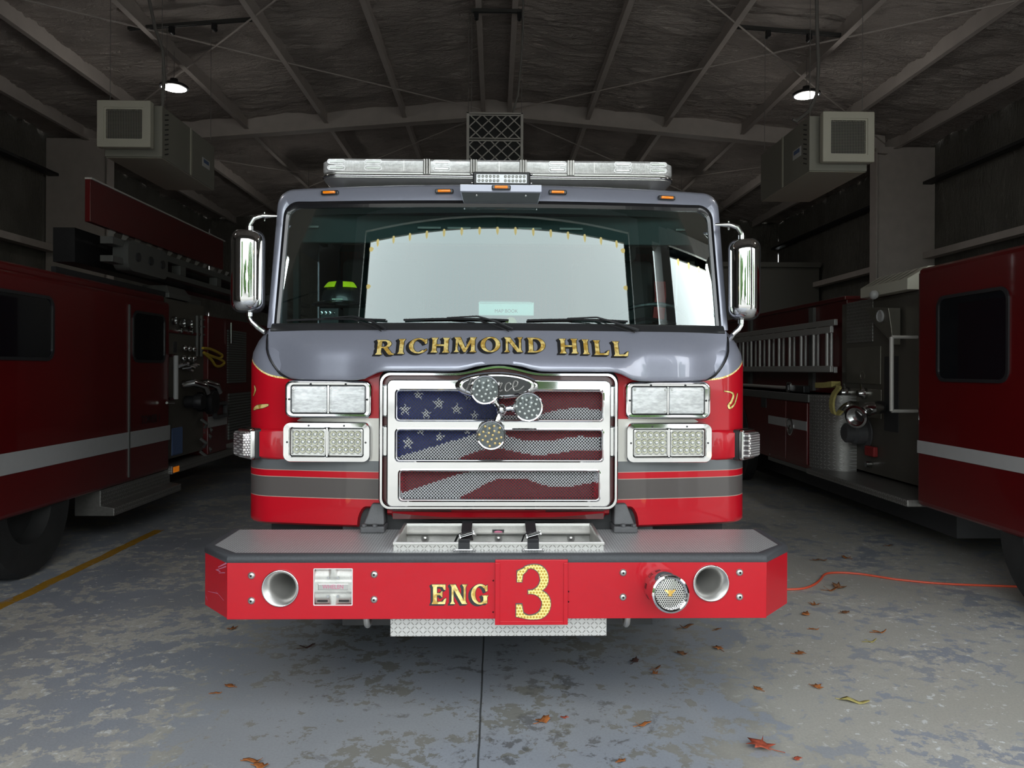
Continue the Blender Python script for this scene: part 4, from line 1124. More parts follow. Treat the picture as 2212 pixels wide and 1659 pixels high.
# rotating light cluster
cl = part_empty('warning_light_cluster', eng)
HY = 3.40
def pd(px, py, Y): p = onY(px, py, Y); return (p.x-ESH, p.y, p.z)
hub = pd(1083, 885, HY+.06)
for px, py, amber in ((1048, 842, 0), (1141, 879, 0), (1061, 940, 1)):
    c = pd(px, py, HY); R = .0665
    g = M(at(c[0], HY, c[2])); g.lathe([(.02, -.07), (.045, -.055), (R-.004, -.02), (R, -.008), (R, .004), (R-.003, .008), (R-.008, .006), (R-.010, -.006)], 36)
    h = g.build('rotating_lamp', 'chrome', cl, angle=30)
    M(at(c[0], HY, c[2])).lathe([(R-.009, -.004), (R-.009, -.005), (.001, -.005)], 36).build('lamp_back', 'lamp_gray', cl)
    g = M(at(c[0], HY, c[2]))
    for i in range(19):
        a = i*2.39996; rr = .0125*sqrt(i+.3)
        g.lathe([(.0062, -.004), (.0055, .002), (.003, .0035), (.0004, .004)], 10, at(rr*cos(a), 0, rr*sin(a)))
    g.build('lamp_leds', 'led_amber' if amber else 'led_white', cl)
    M(at(c[0], HY, c[2])).lathe([(R-.009, .002), (R-.022, .005), (.001, .006)], 36).build('lamp_cover', 'lens_glass', cl)
    d = Vector(hub)-Vector((c[0], HY+.05, c[2])); e = Vector(hub)-d*1.0
    M().tube([Vector((c[0], HY+.035, c[2]))+d.normalized()*.02, Vector((c[0], HY+.05, c[2]))+d.normalized()*(.062), hub], [.013, .014, .011], 10).build('cluster_arm', 'chrome', cl)
    M().tube([Vector((c[0], HY+.04, c[2]))+d.normalized()*(R*.93), Vector((c[0], HY+.04, c[2]))+d.normalized()*(R*.93+.012)], .016, 12).build('arm_collar', 'chrome', cl)
M().ball(hub, .026).build('cluster_hub', 'chrome', cl)
M().tube([hub, (hub[0], GY+.03, hub[2])], .02, 12).build('cluster_shaft', 'chrome', cl)

# gold scroll marks at the corners
def scroll(P, wd, s):
    g = M(); o = M(); q = stroke(bez(P), [wd*(.35+.65*sin(pi*min(1, max(0, i/(len(bez(P))-1))))) for i in range(len(bez(P)))])
    for p in q:
        f = lambda p, d: (s*p[0], shell_y(min(p[0], 1.233))-d, p[1])
        g.prism(p, lambda p: f(p, .003), lambda p: f(p, .0015)); o.prism(grow(p, .0022), lambda p: f(p, .0015), lambda p: f(p, -.001))
    a = g.build('gold_scroll', 'gold_leaf', eng, smooth=False); o.build('scroll_outline', 'lettering_black', a, smooth=False)
def k2(px, py): return (abs(SX(px, 3.76)), SZ(py, 3.76))
scroll([k2(1565, 843), k2(1582, 846), k2(1588, 852), k2(1583, 866), k2(1576, 874), k2(1580, 880), k2(1592, 870), k2(1600, 848)], .012, 1)
scroll([k2(545, 888), k2(556, 882), k2(572, 879), k2(586, 876)][::-1], .020, -1)
scroll([k2(545, 858), k2(551, 845), k2(548, 835)], .010, -1)

# -------- under the cab: brackets, radiator pipework, lower valance
M().grid(lambda u, v: (-.505+1.01*u, 3.60+.02*(2*u-1)**2+.02*(1-v), .896+.028*v), 20, 3).build('lower_valance', 'red_paint', eng)
M().box(-.5, .5, 3.625, 3.65, .888, .93).build('lower_valance', 'shaded_red_paint', eng, smooth=False)
for s in (-1, 1):
    x = SX(1342, 3.66) if s > 0 else SX(818, 3.66)
    g = M(); a = s
    P = [(x-a*.035, .96), (x+a*.022, .96), (x+a*.058, .865), (x-a*.04, .865)]
    g.prism(P, lambda p: (p[0], 3.62+(.965-p[1])*-.25, p[1]), lambda p: (p[0], 3.74, p[1]))
    g.box(min(x-a*.045, x+a*.068), max(x-a*.045, x+a*.068), 3.57, 3.72, .832, .862)
    br_ = g.build('cab_mount', 'cast_gray', eng, smooth=False, bevel=.006)
    for q in (0, .05): M().lathe([(.012, .008), (.012, -.004)], 6, at(x+a*q, 3.575, .866, 0, radians(-90)), cap0=True).build('mount_bolt', 'cast_gray', br_)
g = M().box(-1.15, 1.15, 3.9, 6.4, .40, .84); g.box(-.75, .75, 3.70, 5.5, .36, .95); g.build('chassis', 'grille_dark', eng, smooth=False)
g = M()
for k in range(3): g.tube([(-.36, 3.66, .87-.014*k), (.36, 3.66, .87-.014*k)], .005, 6)
g.build('radiator_pipe', 'black_metal', eng)
for s in (-1, 1):
    T = at(s*.98, 5.15, .53, radians(90)); g = M(T); g.lathe([(.0, -.15), (.30, -.15), (.30, -.14), (.50, -.15), (.53, -.10), (.53, .10), (.50, .15), (.30, .14), (.30, .10), (.0, .10)], 40); tr = g.build('front_wheel', 'tire', eng)
M().box(-1.15, 1.15, 5.6, 9.5, .55, 2.45).build('engine_body', 'shaded_red_paint', eng, smooth=False)
for s in (-1, 1): T = at(s*.95, 8.2, .53, radians(90)); M(T).lathe([(.0, -.25), (.50, -.25), (.53, -.20), (.53, .20), (.50, .25), (.0, .25)], 40).build('rear_wheel', 'tire', eng)

# -------- bumper
BZ0, BZ1, BT = .572, .803, .832
HW, HC, YC, YB = 1.110, 1.270, 3.335, 3.66
def bo(e=0, y0=BF): return [(-HC+e, YB), (-HC+e, YC), (-HW+e*.6, y0+e), (HW-e*.6, y0+e), (HC-e, YC), (HC-e, YB)]
def lv(o, z): return [(x, y, z) for x, y in o]
def circ(px, py, r, n=40): return [(SX(px, BF)+r*cos(2*pi*k/n), SZ(py, BF)+r*sin(2*pi*k/n)) for k in range(n)]
sq = [(SX(a, BF), SZ(b, BF)) for a, b in ((681, 1306), (763, 1306), (763, 1228), (681, 1228))]
bump_o = plate('bumper', [(-HW, BZ0), (HW, BZ0), (HW, BZ1), (-HW, BZ1)], [circ(610, 1269, .070), circ(1538, 1260, .070), sq], 'red_paint', eng, BF, .008, .002)
g = M()
for o_ in (bo(0)[:3], bo(0)[3:]): M().loft([lv(o_, BZ0+.002), lv(o_, BZ1)], closed=False).build('bumper_corner', 'red_paint', bump_o, smooth=False)
g = M(); g.loft([lv(bo(.05), BZ0), lv(bo(.004), BZ0), lv(bo(0), BZ0+.005)], closed=False); g.build('bumper_flange', 'red_paint', bump_o, smooth=False)
M().box(-1.1, 1.1, BF+.24, BF+.26, BZ0, BZ1).build('bumper_dark_backing', 'grille_dark', bump_o, smooth=False)  # dark backing sheet painting the shade inside the bumper
g = M(); g.loft([lv(bo(0), BZ1-.004), lv(bo(-.003), BZ1), lv(bo(-.003), BT-.012), lv(bo(.002), BT-.003), lv(bo(.010), BT+.002), lv(bo(.035), BT+.002), lv(bo(.042), BT-.002)], closed=False)
g.build('bumper_edge', 'bedliner', bump_o, angle=40)
TX0, TX1, TY0, TY1 = SX(851, 3.233), SX(1305, 3.233), 3.232, 3.635
o = bo(.040); zt_ = BT-.001
g = M(); g.add([(TX0, YB, zt_), (o[0][0], YB, zt_), (o[1][0], o[1][1], zt_), (o[2][0], o[2][1], zt_), (TX0, o[2][1], zt_)], [(0, 1, 2, 3, 4)])
g.add([(TX1, YB, zt_), (o[5][0], YB, zt_), (o[4][0], o[4][1], zt_), (o[3][0], o[3][1], zt_), (TX1, o[3][1], zt_)], [(0, 1, 2, 3, 4)])
g.add([(TX0, o[2][1], zt_), (TX1, o[2][1], zt_), (TX1, TY0+.01, zt_), (TX0, TY0+.01, zt_)], [(0, 1, 2, 3)])
g.build('tread_plate', 'tread_top', bump_o, smooth=False)
# open hose tray
RIM = .867; t_ = .014
g = M(); A = lambda e, z: [(TX0+e, TY0+e, z), (TX1-e, TY0+e, z), (TX1-e, TY1-e, z), (TX0+e, TY1-e, z)]
g.loft([A(0, .825), A(0, RIM-.010)]); tray = g.build('hose_tray', 'tread_front', bump_o, smooth=False)
g = M(); g.loft([A(-.004, RIM-.012), A(-.004, RIM), A(.010, RIM), A(.012, RIM-.014)]); g.build('tray_rim', 'aluminium', tray, smooth=False, bevel=.003)
g = M(); g.loft([A(.012, RIM-.012), A(.012, .62)], cap1=True); g.build('tray_liner', 'rough_aluminium', tray, smooth=False)
g = M(); g.box(TX0+.012, TX1-.012, TY1-.045, TY1-.012, RIM-.045, RIM-.040); g.build('tray_flange', 'aluminium', tray, smooth=False)
for px in (920, 1078, 1235):
    T = at(SX(px, 3.62), 3.622, SZ(1163, 3.62)); M(T).lathe([(.018, 0), (.018, .003), (.009, .003), (.008, .009), (.001, .012)], 18).build('tray_bolt', 'aluminium', tray)
lb = M().box(SX(1065, 3.62), SX(1090, 3.62), 3.618, 3.622, SZ(1155, 3.62), SZ(1144, 3.62)).build('tray_label', 'grille_dark', tray, smooth=False)
M(at(SX(1077.5, 3.62), 3.617, SZ(1149.5, 3.62))).loft([ell(.020, .0075, 0), ell(.020, .0075, .001)], cap1=True).build('label_oval', 'label_pink', lb)
for pf, pb, pn in ((1003, 1011, 0), (1152, 1146, 1)):
    xf, xb = SX(pf, 3.23), SX(pb, 3.64); w2 = .024
    def seg(P, w_=w2, th=.003):
        gg = M(); gg.loft([[(x-w_, y, z), (x+w_, y, z), (x+w_, y+.0, z+th), (x-w_, y+.0, z+th)] for x, y, z in P], cap0=True, cap1=True); return gg
    P = [(xf, TY0-.006, .832), (xf, TY0-.007, RIM+.001), (xf, TY0+.004, RIM+.006), (xf+.004, 3.30, RIM-.004), ((xf+xb)/2+.01, 3.42, RIM-.035), (xb, 3.53, RIM-.015), (xb, TY1-.01, RIM+.004), (xb, TY1+.008, RIM+.002), (xb, TY1+.010, .84)]
    st = M(); 
    for a_, b_ in zip(P, P[1:]):
        d = Vector(b_)-Vector(a_); nrm = Vector((0, -d.z, d.y)).normalized()*.003
        st.add([Vector(a_)+Vector((-w2, 0, 0)), Vector(a_)+Vector((w2, 0, 0)), Vector(b_)+Vector((w2, 0, 0)), Vector(b_)+Vector((-w2, 0, 0)), Vector(a_)+Vector((-w2, 0, 0))+nrm, Vector(a_)+Vector((w2, 0, 0))+nrm, Vector(b_)+Vector((w2, 0, 0))+nrm, Vector(b_)+Vector((-w2, 0, 0))+nrm], [(0, 1, 2, 3), (4, 5, 6, 7), (0, 1, 5, 4), (1, 2, 6, 5), (2, 3, 7, 6), (3, 0, 4, 7)])
    sp_ = st.build('tray_strap', 'strap_black', tray, smooth=False)
    # loose tongue of webbing
    st = M(); xl = xf-.035; Q = [(xf+.012, 3.45, .84), (xf-.006, 3.42, .872), (xf-.030, 3.38, .870), (xf-.045, 3.34, .842), (xf-.048, 3.32, .80)]
    for a_, b_ in zip(bez([q[:2] for q in Q], 1)[:-1], Q): pass
    for a_, b_ in zip(Q, Q[1:]): st.add([(a_[0]-.006, a_[1]-.02, a_[2]), (a_[0]+.006, a_[1]+.02, a_[2]), (b_[0]+.006, b_[1]+.02, b_[2]), (b_[0]-.006, b_[1]-.02, b_[2])], [(0, 1, 2, 3)])
    st.build('strap_tail', 'strap_black', sp_, smooth=False)
    bx = xf+.012; T = at(bx, 3.36, RIM-.005, 0, radians(-20), radians(-16))
    g = M(T); g.box(-.032, .032, -.03, .03, .0, .006); g.box(-.034, -.028, -.035, .03, -.004, .014); g.box(.028, .034, -.035, .03, -.004, .014); g.tube([(-.034, -.03, .008), (.034, -.03, .008)], .006, 8); g.tube([(-.034, .0, .010), (.034, .0, .010)], .004, 8)
    g.build('buckle', 'dull_chrome', sp_, smooth=False, bevel=.001)
    M().tube([(xf-.042, TY0-.008, .836), (xf+.042, TY0-.008, .836)], .003, 6).build('strap_pin', 'dull_chrome', sp_)
    for q in (-.042, .042): M().ball((xf+q, TY0-.010, .836), .006).build('rivet', 'dull_chrome', sp_)
# bumper bolts
for px, py in ((548, 1242), (548, 1296), (810, 1240), (810, 1294), (1347, 1237), (1347, 1290), (1601, 1237), (1601, 1290)):
    x, z = SX(px, BF), SZ(py, BF); T = at(x, BF-.001, z)
    b_ = M(T).lathe([(.0155, 0), (.0155, .002), (.013, .007), (.008, .010), (.0045, .0105)], 20).build('bumper_bolt', 'aluminium', bump_o)
    M(T).lathe([(.0045, .0105), (.004, .006), (.0005, .006)], 6).build('bolt_socket', 'black_metal', b_)
# air horns
for px, py, lean in ((610, 1269, 1), (1538, 1260, -1)):
    x, z = SX(px, BF), SZ(py, BF); T = at(x, BF-.001, z)
    prof = [(.074, -.006), (.0765, .005), (.0755, .010), (.073, .012), (.0705, .011)]
    h = M(T).lathe(prof, 48).build('air_horn', 'chrome', bump_o, angle=80)
    g = M(T); rings = []
    for r, w_, sh in ((.0705, .011, 0), (.067, .0085, .0005), (.062, .003, .002), (.057, -.003, .004), (.053, -.010, .007), (.0505, -.018, .009), (.049, -.028, .011), (.045, -.055, .016), (.036, -.10, .026), (.026, -.15, .034), (.015, -.20, .040)):
        rings.append([(r*cos(2*pi*k/48)+sh*lean*.7, -w_, r*sin(2*pi*k/48)+sh*.55) for k in range(48)])
    g.loft(rings, cap1=True); g.build('horn_throat', 'aluminium', h, angle=80)
    M(T).tube([(.0315*lean*.7, .148, .0315*.55), (.0315*lean*.7, .152, .0315*.55)], .026, 16).build('horn_dark_disc', 'grille_dark', h)  # dark disc stands in for the shade deep in the throat
# electronic siren speaker in its square frame
x0_, x1_ = SX(680, BF), SX(764, BF); z0_, z1_ = SZ(1307, BF), SZ(1227, BF); cx, cz, w_, h_ = (x0_+x1_)/2, (z0_+z1_)/2, x1_-x0_, z1_-z0_
T = at(cx, BF, cz)
g = M(T); g.loft([ring(rrect(w_, h_, .004), -.004), ring(rrect(w_, h_, .004), .003), ring(rrect(w_-.008, h_-.008, .003), .003), ring(rrect(w_-.008, h_-.008, .003), .0015)]); spk = g.build('siren_speaker', 'white_paint', bump_o, smooth=False)
def spk_s(u, v):
    X = (u-.5)*(w_-.008); Z = (v-.5)*(h_-.008); az = abs(v-.5)*2; ax_ = abs(u-.5)*2
    mid_ = 1-smooth(.28, .40, az); rib = (1-smooth(.10, .26, ax_))*smooth(.3, .6, az)
    d = -.004+.0035*max(mid_, 0)+.003*rib-.012*(1-mid_)*(1-rib)*smooth(.55, 1, az)
    return (X, -d-.0015, Z)
M(T).grid(spk_s, 44, 44).build('speaker_casting', 'rough_aluminium', spk, angle=60)
M(T).box(-.062, .062, -.0025, .002, -.013, .013).build('speaker_band', 'aluminium', spk, smooth=False, bevel=.002)
words('speaker_lettering', 'WHELEN', .024, 'label_pink', spk, T @ Matrix.Translation((0, -.0032, 0)), .0006, .085)
for a in (-1, 1):
    for b in (-1, 1): M(T).lathe([(.0055, .0), (.0055, .006), (.001, .006)], 8, at(a*.020-.0, 0, b*.038)).build('speaker_screw', 'dull_chrome', spk)
    M(T).box(a*.044-.021, a*.044+.021, -.0005, .004, -.062, -.055).build('speaker_slot', 'black_metal', spk, smooth=False)
# mechanical siren: chrome drum pointing forward and down
c0 = Vector((SX(1424, 3.20), 3.20, SZ(1262, 3.20))); fwd = Vector(pd(1448, 1283, 2.98)); d = (fwd-c0).normalized()
zax = Vector((0, 0, 1)); ya_ = -d; xa_ = ya_.cross(zax).normalized(); za_ = xa_.cross(ya_).normalized()
T = Matrix(((xa_.x, ya_.x, za_.x, c0.x), (xa_.y, ya_.y, za_.y, c0.y), (xa_.z, ya_.z, za_.z, c0.z), (0, 0, 0, 1)))
Ls = (fwd-c0).length
g = M(T); g.lathe([(.070, -.04), (.071, .06), (.074, .075), (.074, Ls-.05), (.070, Ls-.03), (.069, Ls-.018), (.073, Ls-.012), (.075, Ls), (.073, Ls+.008), (.066, Ls+.012), (.060, Ls+.008), (.056, Ls-.004), (.055, Ls-.010)], 56)
sir = g.build('mechanical_siren', 'chrome', bump_o, angle=28)
sm = M().lathe([(.0555, .0), (.03, .003), (.0005, .004)], 40).build('siren_screen', 'perforated_steel', sir); sm.matrix_local = T @ Matrix.Translation((0, -(Ls-.009), 0))
g = M(T)
for a0 in (100, 128, 165, 200):
    for k in range(5):
        a = radians(a0+k*3.4); g.add([(.0757*cos(a)*f_, -y_, .0757*sin(a)*f_) for f_, y_ in ((.985, .085), (.985, .115), (.99, .115), (.99, .085))], [(0, 1, 2, 3)])
        r0 = .0752; a1 = a+.025; g.add([(r0*cos(a), -.085, r0*sin(a)), (r0*cos(a), -.118, r0*sin(a)), (r0*cos(a1), -.118, r0*sin(a1)), (r0*cos(a1), -.085, r0*sin(a1))], [(0, 1, 2, 3)])
g.build('siren_slots', 'grille_dark', sir, smooth=False)
EG = [(-.020, .010), (-.012, .011), (-.006, .006), (-.004, .011), (-.001, .008), (.002, .011), (.005, .006), (.012, .011), (.020, .010), (.014, .003), (.007, -.003), (.004, -.008), (.010, -.011), (-.010, -.011), (-.004, -.008), (-.007, -.003), (-.014, .003)]
g = M(T @ Matrix.Translation((-.0, -(Ls-.003), .004))); g.prism(EG, lambda p: (p[0]*1.15, -.003, p[1]*1.15), lambda p: (p[0]*1.15, .001, p[1]*1.15)); g.build('eagle_emblem', 'gold_leaf', sir, smooth=False)
# dust-grey splash on the paint is left to light; round red flange behind the siren
# ENG lettering and number plate
lettering('unit_lettering', 'ENG', SX(932, BF), SX(1058, BF), lambda x: SZ(1304, BF), .080, lambda x, z: BF-.0005, bump_o, shadow=(-.13, -.09), track=.14)
px0, px1 = SX(1070, BF), SX(1227, BF); za, zb_ = SZ(1348, BF), SZ(1208, BF)
g = M(); g.box(px0, px1, BF-.010, BF-.001, za, zb_); npl = g.build('number_plate', 'red_paint', bump_o, smooth=False, bevel=.002)
g = M(); g.box(px0, px0+.020, BF-.014, BF-.009, za, zb_-.012); g.box(px1-.018, px1, BF-.014, BF-.009, za, zb_-.012); g.box(px0+.02, px1-.018, BF-.014, BF-.009, za, za+.016); g.build('plate_channel', 'red_paint', npl, smooth=False, bevel=.0015)
g3, s3 = M(), M(); W3 = (SX(1183, BF)-SX(1113, BF)); H3 = (1334-1221)*BF/F
wd3, polys = glyph('3')
for pi_, p in enumerate(polys):
    f = lambda q, o_: (SX(1113, BF)-.008+(q[0])*W3*1.22, BF-.010-o_, SZ(1334, BF)+q[1]*H3)
    g3.prism(p, lambda q: f(q, .003+.00005*pi_), lambda q: f(q, .0015)); s3.prism(grow(p, .024), lambda q: f(q, .0012+.00001*pi_), lambda q: f(q, 0))
a_ = g3.build('number_three', 'gold_reflective', npl, smooth=False); s3.build('number_outline', 'cast_gray', a_, smooth=False)
for px, py in ((1066, 1254), (1066, 1322), (1229, 1278), (1229, 1300)):
    M(at(SX(px, BF), BF-.001, SZ(py, BF))).lathe([(.005, 0), (.001, .006)], 4).build('plate_clip', 'lettering_black', npl)
# lower tread skirt and tow eyes
g = M().box(SX(846, BF+.06), SX(1311, BF+.06), BF+.05, BF+.30, SZ(1372, BF+.06), BZ0+.004); g.build('lower_skirt', 'tread_front', bump_o, smooth=False)
for px in (798, 1353):
    x = SX(px, 3.25); g = M(); P = [(x, 3.25+.055*sin(a), .575-.0+(-.052)*cos(a)-.0) for a in [radians(-100+20*k) for k in range(11)]]
    g.tube([(p[0]+.0, p[1], p[2]-.008) for p in P], .013, 10); g.build('tow_eye', 'aluminium', bump_o)
# chipped paint at the left corner of the bumper
g = M(); r = random.Random(3)
def cf(u, z, d=-.001):
    x = -HC+(HC-HW)*u; y = YC+(BF-YC)*u; return (x-.7*.001, y+d, z)
for (u0, z0, u1, z1, w_) in ((.60, .765, .97, .80, .004), (.55, .752, .95, .785, .003), (.62, .742, .9, .757, .0022), (.5, .75, .7, .752, .003), (.15, .64, .6, .655, .0015), (.5, .66, .85, .64, .0012), (.03, .62, .12, .60, .002), (.97, .58, .985, .80, .002)):
    a, b = cf(u0, z0), cf(u1, z1); g.add([(a[0], a[1], a[2]-w_/2), (b[0], b[1], b[2]-w_), (b[0], b[1], b[2]+w_), (a[0], a[1], a[2]+w_/2)], [(0, 1, 2, 3)])
g.build('paint_scratches', 'label_pink', bump_o, smooth=False)

# -------- cab interior
g = M(); g.grid(lambda u, v: (-1.08+2.16*u, wy(-1.08+2.16*u, 1.8)+.03+.55*v, 1.80-.02*v+.03*exp(-((u-.86)/.12)**2)), 30, 6); dash = g.build('dashboard', 'dark_interior', eng)
g = M(); sx_ = SX(1405, 4.15); 
T = at(sx_, 4.20, 1.84, 0, radians(62)); n = 40
g.tube([T @ Vector((.22*cos(2*pi*k/n), 0, .22*sin(2*pi*k/n))) for k in range(n+1)], .013, 8); sw = g.build('steering_wheel', 'black_trim', eng)
M().tube([T @ Vector((-.21, 0, 0)), T @ Vector((0, .05, 0)), T @ Vector((.21, 0, 0))], .012, 6).build('wheel_spoke', 'black_trim', sw)
for x in (-.72, .72):
    g = M(); g.box(x-.25, x+.25, 4.75, 4.92, 1.5, 2.28); g.box(x-.25, x+.25, 4.45, 4.95, 1.38, 1.55); g.box(x-.14, x+.14, 4.74, 4.88, 2.27, 2.42); g.build('cab_seat', 'seat_cloth', eng, bevel=.04, seg=3)
P = [onY(a-8, b, 4.7) for a, b in ((1427, 608), (1429, 640), (1424, 690))]
M().loft([[(p.x-.035, p.y, p.z), (p.x+.035, p.y, p.z), (p.x+.035, p.y+.01, p.z), (p.x-.035, p.y+.01, p.z)] for p in P], cap0=True, cap1=True).build('seat_belt', 'belt_red', eng, smooth=False)
for s in (-1, 1): g = M(); g.box(min(s*1.10, s*1.13), max(s*1.10, s*1.13), 4.22, 4.27, 1.8, 2.44); g.box(min(s*1.10, s*1.13), max(s*1.10, s*1.13), 4.22, 4.95, 2.38, 2.44); g.build('window_frame', 'teal_interior', eng, smooth=False)
g = M(); p, q = onY(683, 665, 3.98), onY(724, 688, 3.98); g.box(p.x, q.x, 3.98, 4.1, 1.81, p.z); rd = g.build('cab_radio', 'black_metal', eng, smooth=False, bevel=.005)
for k in range(4): c_ = onY(685+9*k+2, 676, 3.975); M(at(c_.x, 3.979, c_.z)).lathe([(.009 if k < 3 else .006, 0), (.008 if k < 3 else .005, .008), (.003, .009)], 12).build('radio_knob', 'dull_chrome', rd)
g = M().tube([Vector(onY(1090, 470, 4.1)), Vector(onY(1240, 478, 4.1)), Vector(onY(1380, 478, 4.1)), Vector(onY(1440, 482, 4.05)), Vector(onY(1490, 470, 4.05))], .004, 5); g.build('visor_cord', 'cable_gray', eng)

# things lying behind the glass
p, q = onY(1034, 645, 3.84), onY(1153, 682, 3.84)
t = thing('map_book_box', 'pale mint box labelled MAP BOOK standing behind the windscreen', 'box', ((p.x+q.x)/2, 3.9, 1.8))
M().box(p.x, q.x, 3.84, 3.98, q.z, p.z-.02).build('box_body', 'paper_mint', t, smooth=False, bevel=.003)
g = M(); g.add([(p.x, 3.84, p.z-.019), (q.x, 3.84, p.z-.019), (q.x-.02, 3.98, p.z+.0), (p.x+.005, 3.98, p.z+.002), (p.x, 3.84, p.z-.025), (q.x, 3.84, p.z-.025), (q.x-.02, 3.98, p.z-.025), (p.x+.005, 3.98, p.z-.025)], [(0, 1, 2, 3), (4, 5, 6, 7), (0, 1, 5, 4), (1, 2, 6, 5), (2, 3, 7, 6), (3, 0, 4, 7)]); g.build('box_lid', 'paper_mint', t, smooth=False)
words('box_lettering', 'MAP BOOK', .024, 'ink', t, at((p.x+q.x)/2-.0, 3.8385, q.z+.022), .0005, .115)
c = onY(740, 648, 4.12)
t = thing('firefighter_helmet', 'black fire helmet with lime reflective patches on the dashboard, left', 'helmet', (c.x, 4.12, c.z-.03))
g = M(at(c.x, 4.12, c.z)); g.lathe([(.001, .105), (.05, .10), (.09, .07), (.108, .02), (.112, -.0), (.115, -.02)], 30, at(0, 0, 0, 0, radians(-90))); sh_ = g.build('shell', 'helmet_black', t)
g = M(at(c.x, 4.12, c.z-.015)); g.lathe([(.108, .004), (.14, .0), (.165, -.012), (.162, -.016), (.13, -.008), (.10, -.006)], 32, at(0, 0, 0, 0, radians(-90))); g.build('brim', 'helmet_black', t)
for s in (-1, 1):
    def pt(u, v): 
        a = radians(-90+s*(12+44*u)); e = radians(30+20*v); R = .122
        return (c.x+R*cos(e)*cos(a)*1.0, 4.12+R*cos(e)*sin(a), c.z+.0+R*sin(e)*.98)
    M().grid(pt, 8, 4).build('reflective_patch', 'lime', t)
M().box(c.x-.028, c.x+.028, 3.985, 3.99, c.z-.012, c.z-.004).build('front_shield', 'dull_chrome', t, smooth=False)
c = onY(1104, 690, 3.86); t = tag(M().ball((c.x, 3.86, 1.832), .03, (1, .8, 1)).build('toy_figure', 'hose_yellow'), 'small pale round trinket on the dashboard below the MAP BOOK box', 'trinket')

eng.location.x += ESH

# ================================================================== LEFT TOWER TRUCK
LX = -3.5
tt = thing('tower_truck', 'red tower ladder truck parked in the left bay, shade put into its paint', 'fire truck', (-4.7, 8, 0))
def LP(px, py, X=LX): p = onX(px, py, X); return p.y, p.z
yA = LP(367, 900)[0]; yF = 4.3
g = M(); g.box(-6.0, LX, yF, yA, .50, 2.30); g.build('cab', 'shaded_red_paint', tt, smooth=False, bevel=.04, seg=3)
g = M(); g.box(-5.95, LX-.05, yF+.1, yA-.02, 2.28, 2.37); g.build('cab_roof', 'shaded_red_paint', tt, smooth=False, bevel=.03, seg=3)
def side_box(name, px0, px1, py0, py1, m, X=LX, out=.01, parent=tt, bevel=.0, ref=None):
    """panel on the side plane between two picture columns; rows read at the first column"""
    ya, _ = LP(px0, 800, X); yb, _ = LP(px1, 800, X); z1 = LP(px0 if ref is None else ref, py0, X)[1]; z0 = LP(px0 if ref is None else ref, py1, X)[1]
    s = 1 if X < 0 else -1
    return M().box(min(X, X+s*out), max(X, X+s*out), min(ya, yb), max(ya, yb), min(z0, z1), max(z0, z1)).build(name, m, parent, smooth=False, bevel=bevel)
zs0, zs1 = LP(280, 968)[1], LP(280, 933)[1]
M().box(LX, LX+.006, yF+.05, yA-.005, zs0, zs1).build('white_stripe', 'stripe_white', tt, smooth=False)
# crew door window and its shut lines
y0_, y1_ = LP(289, 700)[0], LP(354, 700)[0]; z1_, z0_ = LP(320, 680)[1], LP(320, 778)[1]
def wring(y0, y1, z0, z1, X=LX, s=1): return at(X, (y0+y1)/2, (z0+z1)/2, s*pi/2)
T = wring(y0_, y1_, z0_, z1_)
def window_on(T, w_, h_, par):
    o_ = M(T).loft([ring(rrect(w_+.05, h_+.05, .09), .0), ring(rrect(w_+.05, h_+.05, .09), .012), ring(rrect(w_, h_, .07), .012), ring(rrect(w_, h_, .07), .002)]).build('window_frame', 'black_trim', par)
    M(T).loft([ring(rrect(w_, h_, .07), .003), ring(rrect(w_, h_, .07), .004)], cap1=True).build('window_pane', 'dark_glass', o_)
window_on(T, y1_-y0_, z1_-z0_, tt)
window_on(wring(5.0, 6.2, z0_, z1_), 1.0, z1_-z0_, tt)
for yy_ in (LP(278, 800)[0], 4.75): M().box(LX, LX+.012, yy_-.01, yy_+.01, .55, 2.2).build('door_edge', 'truck_gray', tt, smooth=False)
words('side_lettering', 'TOWER 1', .12, 'lettering_black', tt, at(LX+.004, (LP(305, 905)[0]+LP(345, 905)[0])/2, LP(325, 906)[1], pi/2), .001, LP(345, 905)[0]-LP(305, 905)[0])
M().tube([(LX+.05, LP(350, 870)[0], LP(350, 870)[1]), (LX+.05, LP(365, 870)[0], LP(365, 870)[1])], .014, 8).build('door_handle', 'dull_chrome', tt)
# front step and wheel of the cab
ys0, ys1 = 6.9, LP(367, 1050)[0]+.05
g = M(); g.loft([[(LX-.25, ys0, .50), (LX-.02, ys0, .50), (LX-.02, ys0, .36), (LX+.10, ys0, .34), (LX+.10, ys0, .27), (LX-.25, ys0, .27)], [(LX-.25, ys1, .50), (LX-.02, ys1, .50), (LX-.02, ys1, .36), (LX+.10, ys1, .34), (LX+.10, ys1, .27), (LX-.25, ys1, .27)]], cap0=True, cap1=True)
g.build('entry_step', 'tread_side', tt, smooth=False, bevel=.006)
for yy_ in (5.9, 12.6, 13.9): M(at(LX-.22, yy_, .53, pi/2)).lathe([(.0, -.2), (.5, -.2), (.53, -.15), (.53, .15), (.5, .2), (.28, .18), (.26, .05), (.0, .03)], 36).build('wheel', 'tire', tt)
